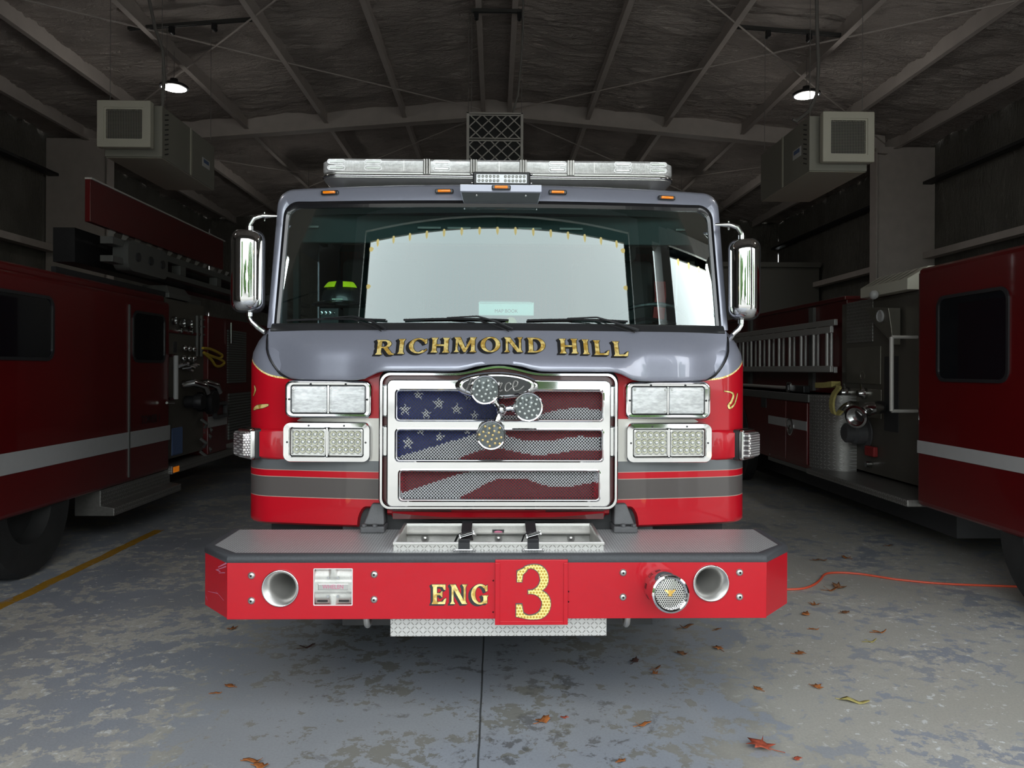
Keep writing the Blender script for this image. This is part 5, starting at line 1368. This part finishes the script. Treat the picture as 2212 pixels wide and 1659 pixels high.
# pump panel, recessed
yP1 = LP(450, 900)[0]
g = M(); g.box(-5.9, LX-.06, yA, yP1, .60, 2.35); pp = g.build('pump_panel', 'panel_dark', tt, smooth=False)
def LQ(px, py): return onX(px, py, LX-.05)
M().box(LX-.06, LX-.045, yA+.05, yP1-.1, LQ(400, 722).z, LQ(400, 716).z).build('red_panel_band', 'shaded_red_paint', pp, smooth=False)
for px, py, r in ((374, 692, .05), (392, 698, .06), (408, 700, .06), (387, 714, .03), (411, 716, .03)):
    q = LQ(px, py); o_ = M(at(q.x, q.y, q.z, pi/2)).lathe([(r, 0), (r, .03), (r*.8, .03), (r*.78, .015), (.001, .015)], 20).build('gauge', 'dull_chrome', pp)
for px, py in ((389, 752), (399, 753), (409, 754), (386, 774), (399, 774), (409, 774)): q = LQ(px, py); M().ball((q.x+.05, q.y, q.z), .035).build('valve_knob', 'dull_chrome', pp)
M().box(LX-.06, LX-.055, LQ(376, 750).y, LQ(383, 750).y, LQ(380, 762).z, LQ(380, 738).z).build('slot', 'grille_dark', pp, smooth=False)
r = random.Random(5)
for k in range(9): q = LQ(376+k*4.5, 790+r.uniform(-6, 6)); M().tube([(q.x, q.y, q.z), (q.x+.09, q.y+.03, q.z+r.uniform(-.05, .05))], .018, 8).build('valve_lever', 'dull_chrome', pp)
for px0 in (395, 424):
    q = LQ(px0, 830); e = [(q.x, q.y, q.z), (q.x+.12, q.y+.02, q.z+.02), (q.x+.2, q.y+.12, q.z-.02), (q.x+.2, q.y+.2, q.z-.1)]
    M().tube(e, [.045, .045, .04, .04], 14).build('discharge_pipe', 'dull_chrome', pp)
for px, rr in ((402, .09), (430, .15)):
    q = LQ(px, 868); M(at(q.x, q.y, q.z, pi/2)).lathe([(rr*.8, 0), (rr*.8, .1), (rr, .11), (rr, .17), (rr*.9, .19), (rr*.9, .2), (.001, .2)], 26).build('suction_cap', 'black_metal', pp)
g = M(); a_, b_ = LQ(372, 925), LQ(388, 990); g.box(LX-.3, LX-.05, a_.y, b_.y+.1, .62, a_.z); g.build('blue_case', 'sticker_blue', pp, smooth=False, bevel=.02)
for k in range(6): q = LQ(437+r.uniform(-8, 8), 905+k*14); M().tube([(q.x, q.y, q.z), (q.x+.06, q.y+.04, q.z-.06), (q.x+.02, q.y+.08, q.z-.11)], .02, 8).build('hose_adapter', 'truck_gray', pp)
# stainless grab rail
P = [onX(380, y_, LX+.05) for y_ in (768, 862)]; M().tube(P, .026, 12).build('grab_rail', 'stripe_white', tt)
for p_ in P: M().tube([p_, (LX-.06, p_.y, p_.z)], .02, 8).build('rail_foot', 'dull_chrome', tt)
# running board
yb0, yb1 = LP(368, 990)[0], LP(497, 960)[0]+.05
zb_ = LP(495, 969)[1]
g = M(); g.box(LX-.35, LX+.02, yb0, yb1, zb_-.09, zb_); rb = g.build('running_board', 'tread_side', tt, smooth=False, bevel=.008)
M().box(LX+.02, LX+.026, yb0+.03, yb0+.17, zb_-.075, zb_-.015).build('side_marker', 'amber_lens', rb, smooth=False)
# red body pillar with white stripe and a folding step
py0, py1 = LP(450, 800)[0], LP(490, 800)[0]
g = M(); g.box(-5.9, LX, py0, py1, zb_, LP(450, 682)[1]); pil = g.build('body_pillar', 'shaded_red_paint', tt, smooth=False, bevel=.01)
M().box(LX, LX+.006, py0, py1, LP(470, 920)[1], LP(470, 897)[1]).build('white_stripe', 'stripe_white', tt, smooth=False)
a_, b_ = LP(459, 868)[0], LP(484, 868)[0]; z1_, z0_ = LP(470, 868)[1], LP(470, 903)[1]
M(at(LX, (a_+b_)/2, (z0_+z1_)/2, pi/2)).loft([ring(rrect(b_-a_, z1_-z0_, .04), .0), ring(rrect(b_-a_, z1_-z0_, .04), .05), ring(rrect(b_-a_-.08, z1_-z0_-.08, .02), .05), ring(rrect(b_-a_-.08, z1_-z0_-.08, .02), .0)]).build('folding_step', 'cast_gray', tt)
# body with roll-up doors
yE = 14.6
g = M(); g.box(-5.9, LX-.02, py1, yE, .60, LP(500, 690)[1]); bdy = g.build('rear_body', 'shaded_red_paint', tt, smooth=False)
ya_, yb_ = py1+.05, LP(532, 800)[0]; dz1, dz0 = LP(495, 712)[1], LP(495, 828)[1]
g = M(); n = 22
for k in range(n): z = dz0+(dz1-dz0)*k/n; g.box(LX-.02, LX+.0, ya_, yb_, z+.004, z+(dz1-dz0)/n-.004)
g.build('roll_up_door', 'rollup_gray', bdy, smooth=False)
g = M(); z9 = LP(495, 850)[1]
for k in range(16): z = .65+(z9-.65)*k/16; g.box(LX-.02, LX+.0, ya_+.05, yb_+1.5, z+.004, z+(z9-.65)/16-.004)
g.build('roll_up_door', 'rollup_gray', bdy, smooth=False)
M().tube([onX(499, 697, LX+.04), onX(499, 742, LX+.04)], .018, 8).build('grab_handle', 'dull_chrome', bdy)
# ladder rack of tools between panel and pillar
for y_ in (690, 705, 722): q0, q1 = LQ(430, y_), LQ(448, y_+2); M().tube([q0, q1], .012, 6).build('rack_bar', 'truck_gray', tt)
for x_ in (425, 434): q0, q1 = LQ(x_, 682), LQ(x_, 770); M().tube([q0, q1], .022, 6).build('rack_post', 'truck_gray', tt)
# gantry box above the panel, ladder beam with slots, red boom board
q0, q1 = onX(371, 655, LX-.1), onX(438, 680, LX-.1); M().box(LX-.9, LX-.12, q0.y, q1.y, 2.33, 2.42).build('panel_canopy', 'truck_gray', tt, smooth=False, bevel=.01)
BX = -3.62
def beam(z0, z1, y0, y1, name, m, th=.06, X=BX): return M().box(X-th, X, y0, y1, z0, z1).build(name, m, tt, smooth=False, bevel=.004)
bm = beam(2.77, 2.84, 7.3, 15, 'boom_rail', 'truck_gray', .12); beam(2.60, 2.66, 7.3, 15, 'boom_rail', 'truck_gray', .12)
for k in range(5): beam(2.66, 2.77, 7.7+k*1.15, 7.86+k*1.15, 'boom_upright', 'truck_gray', .1)
M().box(BX-.5, BX-.3, 7.2, 15, 2.58, 2.9).build('boom_core', 'black_metal', tt, smooth=False)
M(at(BX, 7.95, 2.70, pi/2)).loft([ring(rrect(.9, .30, .10), -.1), ring(rrect(.9, .30, .10), .05)], cap1=True).build('boom_hinge', 'truck_gray', tt)
for k in range(3): M(at(BX+.05, 7.7+k*.28, 2.70, pi/2)).lathe([(.045, 0), (.045, .015), (.001, .015)], 12).build('hinge_pin', 'grille_dark', tt)
beam(2.90, 3.28, 6.9, LP(496, 560)[0]+.1, 'boom_board', 'shaded_red_paint', .05)
g = M(); 
for k in range(16):
    y = 7.3+k*.26; g.add([(BX-.03, y, 2.905), (BX-.03, y+.13, 2.905), (BX-.06, y+.10, 2.85), (BX-.06, y+.02, 2.85)], [(0, 1, 2, 3)])
g.build('boom_lacing', 'filter_frame', tt, smooth=False)
M().box(BX-.05, BX+.01, 6.9, LP(496, 560)[0]+.15, 3.28, 3.295).build('board_edge', 'filter_frame', tt, smooth=False)
# scene light on the cab roof
q = onX(355, 650, -3.72); g = M(at(q.x, q.y, 2.36, 0)); g.loft([[(-.18, -.30, 0), (.18, -.30, 0), (.18, .30, 0), (-.18, .30, 0)], [(-.18, -.30, .05), (.18, -.30, .05), (.18, .30, .05), (-.18, .30, .05)], [(-.13, -.24, .14), (.13, -.24, .14), (.13, .24, .14), (-.13, .24, .14)]], cap1=True)
g.build('roof_lamp', 'truck_gray', tt, smooth=False, bevel=.008)
g = M(); g.box(-3.62, -3.58, 6.3, q.y-.2, 2.37, 2.42); g.build('roof_rail', 'black_metal', tt, smooth=False)

# loops of yellow webbing hanging from the tower truck's panel
def C3(P, n=6):
    out_ = []
    for i in range(len(P)-1):
        p0, p1, p2, p3 = P[max(i-1, 0)], P[i], P[i+1], P[min(i+2, len(P)-1)]
        for k in range(n):
            t = k/n; out_.append(Vector([.5*((2*p1[j])+(-p0[j]+p2[j])*t+(2*p0[j]-5*p1[j]+4*p2[j]-p3[j])*t*t+(-p0[j]+3*p1[j]-3*p2[j]+p3[j])*t**3) for j in range(3)]))
    return out_+[Vector(P[-1])]
P = [onX(a, b, LX+.05) for a, b in ((438, 752), (455, 754), (472, 762), (480, 768), (474, 774), (455, 768), (440, 762), (456, 776), (466, 790), (478, 790), (484, 782), (470, 774), (448, 768))]
tag(M().tube(C3(P), .016, 8).build('webbing_strap', 'rope_yellow'), 'loops of yellow webbing hanging beside the tower truck pump panel', 'strap')

# ================================================================== RIGHT PUMPER
RX = 3.5
rt = thing('pumper_truck', 'red pumper truck with diamond-plate corner parked in the right bay, shade put into its paint', 'fire truck', (4.7, 8, 0))
def RP(px, py, X=RX): p = onX(px, py, X); return p.y, p.z
yT = RP(1749, 900)[0]; yD0 = yT+.03; yD1 = RP(1663, 900)[0]; zl = RP(1750, 852)[1]
g = M(); g.box(RX, 5.9, yT, 14.5, .50, zl); lb = g.build('lower_body', 'shaded_red_paint', rt, smooth=False)
# wheel arch opening as dark recess and wheel with red hub
yW = 11.1
M(at(RX-.003, yW, .58, -pi/2)).lathe([(.66, 0), (.66, .004), (.001, .004)], 40).build('wheel_arch', 'grille_dark', rt)
w_ = M(at(RX+.08, yW, .53, -pi/2)).lathe([(.0, .11), (.2, .11), (.33, .11), (.36, .14), (.5, .13), (.53, .08), (.53, -.1)], 40).build('wheel', 'tire', rt)
M(at(RX+.08, yW, .53, -pi/2)).lathe([(.001, .17), (.1, .17), (.14, .13), (.30, .125), (.33, .13), (.33, .10)], 40).build('wheel_hub', 'shaded_red_paint', rt)
zs1, zs0 = RP(1747, 911)[1], RP(1747, 931)[1]
ymid = RP(1701, 900)[0]
for a, b in ((yD0, ymid-.012), (ymid+.012, yD1)):
    d = M().box(RX-.018, RX, a, b, .54, zl-.10).build('compartment_door', 'shaded_red_paint', rt, smooth=False, bevel=.005)
    M().box(RX-.022, RX-.018, a+.002, b-.002, zs0, zs1).build('white_stripe', 'stripe_white', d, smooth=False)
c_ = RP(1711, 922); M(at(RX-.02, c_[0], c_[1], -pi/2)).lathe([(.10, 0), (.10, .01), (.085, .014), (.075, .0), (.03, .0), (.02, .014), (.001, .014)], 30).build('door_latch', 'dull_chrome', rt)
M().box(RX-.012, RX, RP(1656, 900)[0], RP(1649, 900)[0]+.05, RP(1653, 880)[1], RP(1653, 845)[1]).build('vent', 'grille_dark', rt, smooth=False)
M().box(RX-.01, RX+.0, RP(1664, 900)[0]-.0, RP(1664, 900)[0]+.02, .52, zl-.08).build('body_seam', 'truck_gray', rt, smooth=False)
M().box(RX-.02, 3.95, yT, 14.3, zl-.09, zl).build('body_ledge', 'truck_gray', rt, smooth=False, bevel=.005)
# rounded diamond-plate corner
n = 12; rc = .36
P = [(RX+rc-rc*cos(pi/2*k/n), yT-rc*sin(pi/2*k/n)) for k in range(n+1)]
g = M(); g.loft([[(x, y, .52) for x, y in P], [(x, y, zl) for x, y in P]], closed=False); g.add([(x, y, zl) for x, y in P]+[(RX+rc, yT, zl)], [tuple(range(n+2))]); g.build('diamond_plate_corner', 'tread_side', rt)
M().loft([[(x-.003, y-.003, zl-.085) for x, y in P], [(x-.003, y-.003, zl-.08) for x, y in P]], closed=False).build('corner_band', 'truck_gray', rt)
# hose bed side
UX = 3.92; yU = onX(1829, 700, UX).y; zU = onX(1829, 642, UX).z
g = M(); g.box(UX, 5.9, yU, 14.4, zl, zU); g.box(UX-.03, 5.95, yU-.02, 14.4, zU-.03, zU+.015); ub = g.build('hose_bed', 'shaded_red_paint', rt, smooth=False, bevel=.006)
for px in (1763, 1627): q = onX(px, 700, UX).y; M().box(UX-.04, UX-.002, q-.0, q+.13, zl+.02, zU-.05).build('rack_post', 'truck_gray', rt, smooth=False)
# pump house
PXX = 3.86; yp0, yp1 = 6.35, yU-.02
g = M(); g.box(PXX, 5.8, yp0, yp1, .55, 2.33); ph = g.build('pump_house', 'panel_dark', rt, smooth=False)
def RQ(px, py): return onX(px, py, PXX-.005)
def on_panel(name, px0, py0, px1, py1, m, d=.012, bevel=.003):
    a, b = RQ(px0, py0), RQ(px1, py1); return M().box(PXX-d, PXX, min(a.y, b.y), max(a.y, b.y), min(a.z, b.z), max(a.z, b.z)).build(name, m, ph, smooth=False, bevel=bevel)
on_panel('tread_vent', 1830, 655, 1886, 738, 'tread_side'); on_panel('access_panel', 1830, 752, 1903, 830, 'panel_steel'); on_panel('lower_panel', 1830, 838, 1903, 905, 'panel_steel', .006)
on_panel('hose_well', 1910, 770, 1940, 935, 'grille_dark', .004)
for px, py in ((1833, 848), (1870, 850)):
    q = RQ(px, py); g = M(at(q.x, q.y, q.z, -pi/2)); g.lathe([(.06, 0), (.06, .03), (.04, .05), (.03, .09), (.001, .09)], 18); g.tube([(0, -.04, 0), (.02, -.06, .10)], .012, 6); g.build('valve_handle', 'dull_chrome', ph)
q = RQ(1864, 812); M(at(q.x, q.y, q.z, -pi/2)).lathe([(.055, 0), (.055, .01), (.035, .012), (.03, .004), (.001, .004)], 18).build('panel_emblem', 'panel_steel', ph)
# suction elbow and big intake
def RR(px, py, X): p = onX(px, py, X); return p
P = [RR(1905, 880, PXX), RR(1895, 880, 3.68), RR(1875, 884, 3.62), RR(1858, 897, 3.55)]
M().tube(C3(P, 4), .065, 16).build('intake_pipe', 'dull_chrome', ph)
e = P[-1]; dd = (P[-1]-P[-2]).normalized()
def along(p, d): 
    y_ = -d; x_ = y_.cross(Vector((0, 0, 1))).normalized(); z_ = x_.cross(y_).normalized()
    return Matrix(((x_.x, y_.x, z_.x, p.x), (x_.y, y_.y, z_.y, p.y), (x_.z, y_.z, z_.z, p.z), (0, 0, 0, 1)))
M(along(e, Vector((-.75, -.55, -.15)).normalized())).lathe([(.07, -.04), (.085, .0), (.10, .05), (.11, .06), (.11, .085), (.09, .09), (.078, .085), (.07, .02), (.001, .02)], 28).build('intake_mouth', 'dull_chrome', ph)
q = RQ(1868, 935); M(at(q.x, q.y, q.z, -pi/2)).lathe([(.17, 0), (.17, .015), (.12, .02), (.12, .12), (.10, .14), (.10, .2), (.08, .22), (.001, .22)], 32).build('suction_cap', 'cast_gray', ph)
P = [RR(1850, 874, PXX), RR(1838, 874, 3.72), RR(1826, 880, 3.66), RR(1816, 890, 3.60)]
M().tube(C3(P, 4), [.04]*13, 14).build('discharge_pipe', 'dull_chrome', ph)
a_, b_ = RQ(1876, 962), RQ(1896, 988); M().box(PXX-.05, PXX, a_.y, b_.y, b_.z, a_.z).build('marker_lamp', 'belt_red', ph, smooth=False, bevel=.012)
for px, py in ((1846, 997), (1882, 1003)): q = RQ(px, py); M().tube([(q.x, q.y, q.z), (q.x-.06, q.y, q.z)], .03, 10).build('drain_valve', 'dull_chrome', ph)
# gauge console leaning out, grab rail, roof lamp housing
ga = [RQ(1897, 665), RQ(1950, 665), RQ(1950, 745), RQ(1907, 700)]
g = M(); g.add([(p_.x-.02, p_.y, p_.z) for p_ in ga]+[(p_.x-.14+.05*(k > 1), p_.y, p_.z) for k, p_ in enumerate(ga)], [(0, 1, 2, 3), (4, 5, 6, 7), (0, 1, 5, 4), (1, 2, 6, 5), (2, 3, 7, 6), (3, 0, 4, 7)]); g.build('gauge_console', 'panel_steel', ph, smooth=False, bevel=.005)
q = RQ(1932, 683); M(at(q.x-.13, q.y, q.z, -pi/2)).lathe([(.06, 0), (.06, .02), (.05, .022), (.048, .012), (.001, .012)], 22).build('pressure_gauge', 'stripe_white', ph)
P = [onX(1926, y_, 3.62) for y_ in (728, 888)]; M().tube(P, .019, 12).build('grab_rail', 'filter_frame', rt)
for p_ in P: M().tube([p_, (PXX, p_.y, p_.z)], .016, 8).build('rail_foot', 'filter_frame', rt)
a_ = RQ(1880, 640); g = M(); y9 = a_.y; g.loft([[(3.75, y, 2.34), (3.75, y, 2.44), (3.95, y, 2.56), (4.3, y, 2.56), (4.3, y, 2.34)] for y in (y9, y9-.9)], cap0=True, cap1=True); lh = g.build('louvred_roof_box', 'heater_beige', rt, smooth=False, bevel=.006)
g = M()
for k in range(6): y = y9-.1-k*.13; g.add([(3.752, y, 2.447), (3.752, y-.02, 2.447), (3.95, y-.02, 2.564), (3.95, y, 2.564)], [(0, 1, 2, 3)])
g.build('louvre', 'cable_gray', lh, smooth=False)
q = onX(1888, 637, 3.7); M().ball(q, .045).build('roof_lamp', 'stripe_white', rt)
# running board
yr1 = yT-.05; g = M(); g.box(RX-.06, PXX+.1, 6.3, yr1, .46, .52); g.build('running_board', 'tread_side', rt, smooth=False, bevel=.01)
M().box(RX-.01, RX+.2, yr1, RP(1661, 984)[0], .455, .50).build('lower_rail', 'truck_gray', rt, smooth=False)
g = M(); g.box(PXX, 5.8, 6.3, 14, .2, .5); g.build('chassis', 'grille_dark', rt, smooth=False)
# crew cab forward of the pump
g = M(); g.box(RX, 5.9, 3.9, 6.28, .48, 2.45); rc_ = g.build('cab', 'shaded_red_paint', rt, smooth=False, bevel=.05, seg=3)
window_on(at(RX, 5.55, 1.85, -pi/2), .8, .62, rt); window_on(at(RX, 4.5, 1.85, -pi/2), .75, .62, rt)
M().box(RX-.006, RX, 3.95, 6.25, zs0, zs1).build('white_stripe', 'stripe_white', rt, smooth=False)
M(at(RX+.2, 4.75, .53, -pi/2)).lathe([(.0, .1), (.25, .1), (.3, .16), (.5, .18), (.53, .12), (.53, -.1)], 36).build('wheel', 'tire', rt)

# ground ladders hung on the pumper
def ladder(X, px_end, zt, zb_, label, yback=13.2):
    y0 = onX(px_end, 750, X).y; t = thing('ground_ladder', label, 'ladder', (X, y0, zb_), 'ladders hung on the pumper')
    for z in (zt, zb_): M().box(X-.02, X+.02, y0, yback, z-.035, z+.035).build('rail', 'ladder_metal', t, smooth=False, bevel=.006)
    r0 = None; k = 0; y = y0+.12
    while y < yback-.1:
        if r0 is None: r0 = M().tube([(0, 0, zb_+.03), (0, 0, zt-.03)], .019, 10).build('rung', 'ladder_metal'); o_ = r0
        else: o_ = r0.copy(); COL.objects.link(o_)
        o_.location = (X, y, 0); hang(o_, t); y += .36
    return t
qa = onX(1795, 712, 3.70); qb = onX(1795, 797, 3.70)
ladder(3.70, 1797, qa.z, qb.z, 'outer aluminium ground ladder hung on the pumper side')
qa = onX(1803, 700, 3.82); ladder(3.82, 1806, qa.z+.02, qb.z-.01, 'inner aluminium ground ladder, half hidden behind the outer one')
# folded yellow hose on the ledge, its end on the discharge
P = [onX(a, b, X) for a, b, X in ((1770, 832, 3.62), (1790, 832, 3.60), (1806, 830, 3.60), (1812, 838, 3.56), (1802, 852, 3.54), (1797, 872, 3.52), (1800, 892, 3.52), (1808, 897, 3.53), (1817, 888, 3.58))]
t = tag(M().build('fire_hose', 'hose_yellow'), 'flat yellow fire hose folded over the diamond-plate corner of the pumper', 'hose')
bpy.data.objects.remove(t); g = M(); CP = C3(P, 5)
g.loft([[(p_.x-.012, p_.y-.045, p_.z-.0), (p_.x+.012, p_.y-.045, p_.z), (p_.x+.012, p_.y+.045, p_.z+.01), (p_.x-.012, p_.y+.045, p_.z+.01)] if k > 10 else [(p_.x-.05, p_.y, p_.z-.03), (p_.x+.05, p_.y, p_.z-.03), (p_.x+.05, p_.y, p_.z+.03), (p_.x-.05, p_.y, p_.z+.03)] for k, p_ in enumerate(CP)], cap0=True, cap1=True)
tag(g.build('fire_hose', 'hose_yellow', bevel=.006), 'flat yellow fire hose folded over the diamond-plate corner of the pumper', 'hose')
t = thing('pike_pole', 'long pale-handled tool lying on the pumper side ledge', 'tool', (3.62, 9.4, zl))
M().tube([(3.6, 8.9, zl+.05), (3.6, 12.5, zl+.05)], .022, 8).build('handle', 'filter_frame', t)
M().box(3.56, 3.64, 8.75, 9.3, zl+.005, zl+.09).build('tool_head', 'black_metal', t, smooth=False, bevel=.01)
q = onX(1706, 829, 3.56); M(at(3.56, q.y, zl+.06, -pi/2)).loft([ring(rrect(.12, .13, .03), 0), ring(rrect(.12, .13, .03), .02), ring(rrect(.08, .09, .02), .02), ring(rrect(.08, .09, .02), 0)]).build('clamp', 'dull_chrome', t)

# ================================================================== THINGS ON THE FLOOR
P = [onZ(a, b, .009) for a, b in ((1560, 1262), (1640, 1272), (1702, 1273), (1735, 1271), (1758, 1263), (1772, 1252), (1779, 1243), (1790, 1238), (1820, 1237), (1860, 1240), (1900, 1246), (1950, 1253), (2060, 1262), (2300, 1270))]
tag(M().tube(C3(P), .008, 8).build('extension_cord', 'orange_cord'), 'orange-red cord winding over the floor right of the bumper', 'cord')
LEAVES = [
 (499, 1360, .075, 'maple', 'leaf_orange', 'orange curled leaf under the left end of the bumper'),
 (497, 1484, .050, 'oak', 'leaf_orange', 'small orange leaf standing on edge left of the engine, upper of a pair'),
 (467, 1499, .045, 'strip', 'leaf_orange', 'flat orange leaf left of the engine, lower of a pair'),
 (546, 1647, .070, 'strip', 'leaf_orange', 'pale orange torn leaf at the bottom edge, left of the floor joint'),
 (563, 1657, .060, 'oak', 'leaf_orange', 'tan leaf cut by the bottom edge beside the torn orange one'),
 (664, 1400, .075, 'strip', 'leaf_dark', 'dark dry leaf in the shade under the bumper speaker'),
 (1483, 1357, .090, 'strip', 'leaf_brown', 'long brown curled leaf beneath the chrome siren'),
 (1550, 1361, .050, 'strip', 'leaf_brown', 'slim brown leaf beneath the right air horn'),
 (1552, 1402, .075, 'maple', 'leaf_orange', 'bright orange crumpled leaf below the right air horn'),
 (1474, 1414, .060, 'oak', 'leaf_brown', 'faint brown leaf left of the bright orange crumpled leaf'),
 (1370, 1431, .060, 'oak', 'leaf_dark', 'near-black curled leaf below the right tow eye'),
 (1417, 1446, .050, 'strip', 'leaf_brown', 'narrow upright brown leaf touching an orange one below the siren'),
 (1413, 1457, .060, 'maple', 'leaf_orange', 'orange leaf lying under the narrow upright brown one'),
 (1729, 1414, .070, 'maple', 'leaf_orange', 'orange crumpled leaf below the right corner of the bumper'),
 (1638, 1490, .045, 'oak', 'leaf_orange', 'little orange leaf alone in the lower right of the floor'),
 (1765, 1487, .065, 'maple', 'leaf_orange', 'orange-brown star-shaped leaf in the lower right of the floor'),
 (1846, 1518, .110, 'strip', 'hose_yellow', 'pale straight twig at the lower right'),
 (1172, 1559, .070, 'oak', 'leaf_orange', 'pale orange leaf in front of the engine, right of the floor joint'),
 (1218, 1551, .030, 'oak', 'leaf_red', 'tiny pink-red leaf beside the pale orange leaf'),
 (1390, 1568, .065, 'strip', 'leaf_orange', 'flat tan leaf with a stalk near the bottom centre-right'),
 (1643, 1615, .130, 'maple', 'leaf_red', 'largest red-orange maple leaf near the bottom edge'),
 (1342, 1645, .035, 'oak', 'leaf_orange', 'tiny orange leaf at the bottom edge in the middle'),
 (1721, 1641, .035, 'oak', 'leaf_red', 'tiny red leaf at the bottom edge right of the largest maple leaf'),
 (1810, 1271, .120, 'maple', 'leaf_brown', 'heap-like brown leaf lying beside the orange cord'),
 (1795, 1277, .090, 'strip', 'leaf_orange', 'thin orange leaf tucked under the brown one by the cord'),
 (1761, 1309, .085, 'maple', 'leaf_orange', 'orange leaf halfway between the cord and the bumper corner'),
 (1741, 1328, .075, 'oak', 'leaf_orange', 'orange leaf just right of the bumper lower corner'),
 (1758, 1361, .050, 'strip', 'leaf_orange', 'small upright orange leaf below the bumper corner leaves'),
 (1899, 1368, .070, 'strip', 'leaf_orange', 'curled orange leaf at the right, on flaking paint'),
 (1880, 1388, .060, 'strip', 'hose_yellow', 'pale straw-coloured leaf at the right, on flaking paint'),
 (1828, 1206, .070, 'oak', 'leaf_orange', 'orange leaf behind the orange cord, in the shade'),
 (1920, 1180, .070, 'strip', 'leaf_brown', 'dull brown leaf in the shade, furthest back on the right'),
 (1825, 1325, .060, 'oak', 'leaf_brown', 'pinkish brown leaf right of the orange pair, below the cord'),
 (1770, 1212, .100, 'strip', 'leaf_brown', 'long thin brown leaf in the shade behind the cord')]
def leaf_shape(kind, rr):
    if kind == 'maple':
        P = []
        for k, (a, r_) in enumerate(((90, 1), (112, .45), (140, .85), (160, .42), (195, .75), (225, .35), (262, .30), (270, .75), (278, .30), (315, .35), (345, .75), (20, .42), (40, .85), (68, .45))): P.append((r_*cos(radians(a+rr.uniform(-5, 5)))*.5, r_*sin(radians(a))*.5))
        return P
    if kind == 'oak': return [(r_*cos(radians(a))*.5, r_*sin(radians(a))*.36) for a, r_ in zip(range(0, 360, 24), [1, .72, .9, .65, .95, .6, .8, .95, .7, .9, .62, .85, .7, .95, .75])]
    return [(.5*cos(radians(a)), .11*sin(radians(a))*(1+.5*rr.random())) for a in range(0, 360, 24)]
for k, (px, py, size, kind, m, label) in enumerate(LEAVES):
    rr = random.Random(k+11); p = onZ(px, py); sh = leaf_shape(kind, rr); rot = rr.uniform(0, 6.28) if kind != 'strip' else rr.uniform(-.5, .5)
    g = M(); cup = rr.uniform(.25, .6) if 'twig' not in label else .05; size *= 1.25
    def lp(f, q, dz): 
        x, y = q[0]*f, q[1]*f; return (x*size, y*size, size*(cup*(x*x*1.6+y*y*.5)*.9+.06*sin(9*x+k))+dz+.07*size)
    n = len(sh)
    for dz in (0,):
        vs = [lp(0, (0, 0), dz)]+[lp(.5, q, dz) for q in sh]+[lp(1, q, dz) for q in sh]
        fs = [(0, 1+i, 1+(i+1) % n) for i in range(n)]+[(1+i, 1+n+i, 1+n+(i+1) % n, 1+(i+1) % n) for i in range(n)]
        g.add(vs, fs)
    g.tube([(0, 0, .07*size), (-.35*size if kind != 'strip' else -.6*size, .02*size, .03*size), (-.62*size, .06*size, .05*size)], .0012, 5)
    o_ = g.build('twig' if 'twig' in label else 'fallen_leaf', m)
    md = o_.modifiers.new('thickness', 'SOLIDIFY'); md.thickness = .0008; md.offset = 0
    o_.location = (p.x, p.y, .001); o_.rotation_euler = (0, 0, rot)
    tag(o_, label, 'twig' if 'twig' in label else 'leaf', 'dry leaves scattered on the floor')
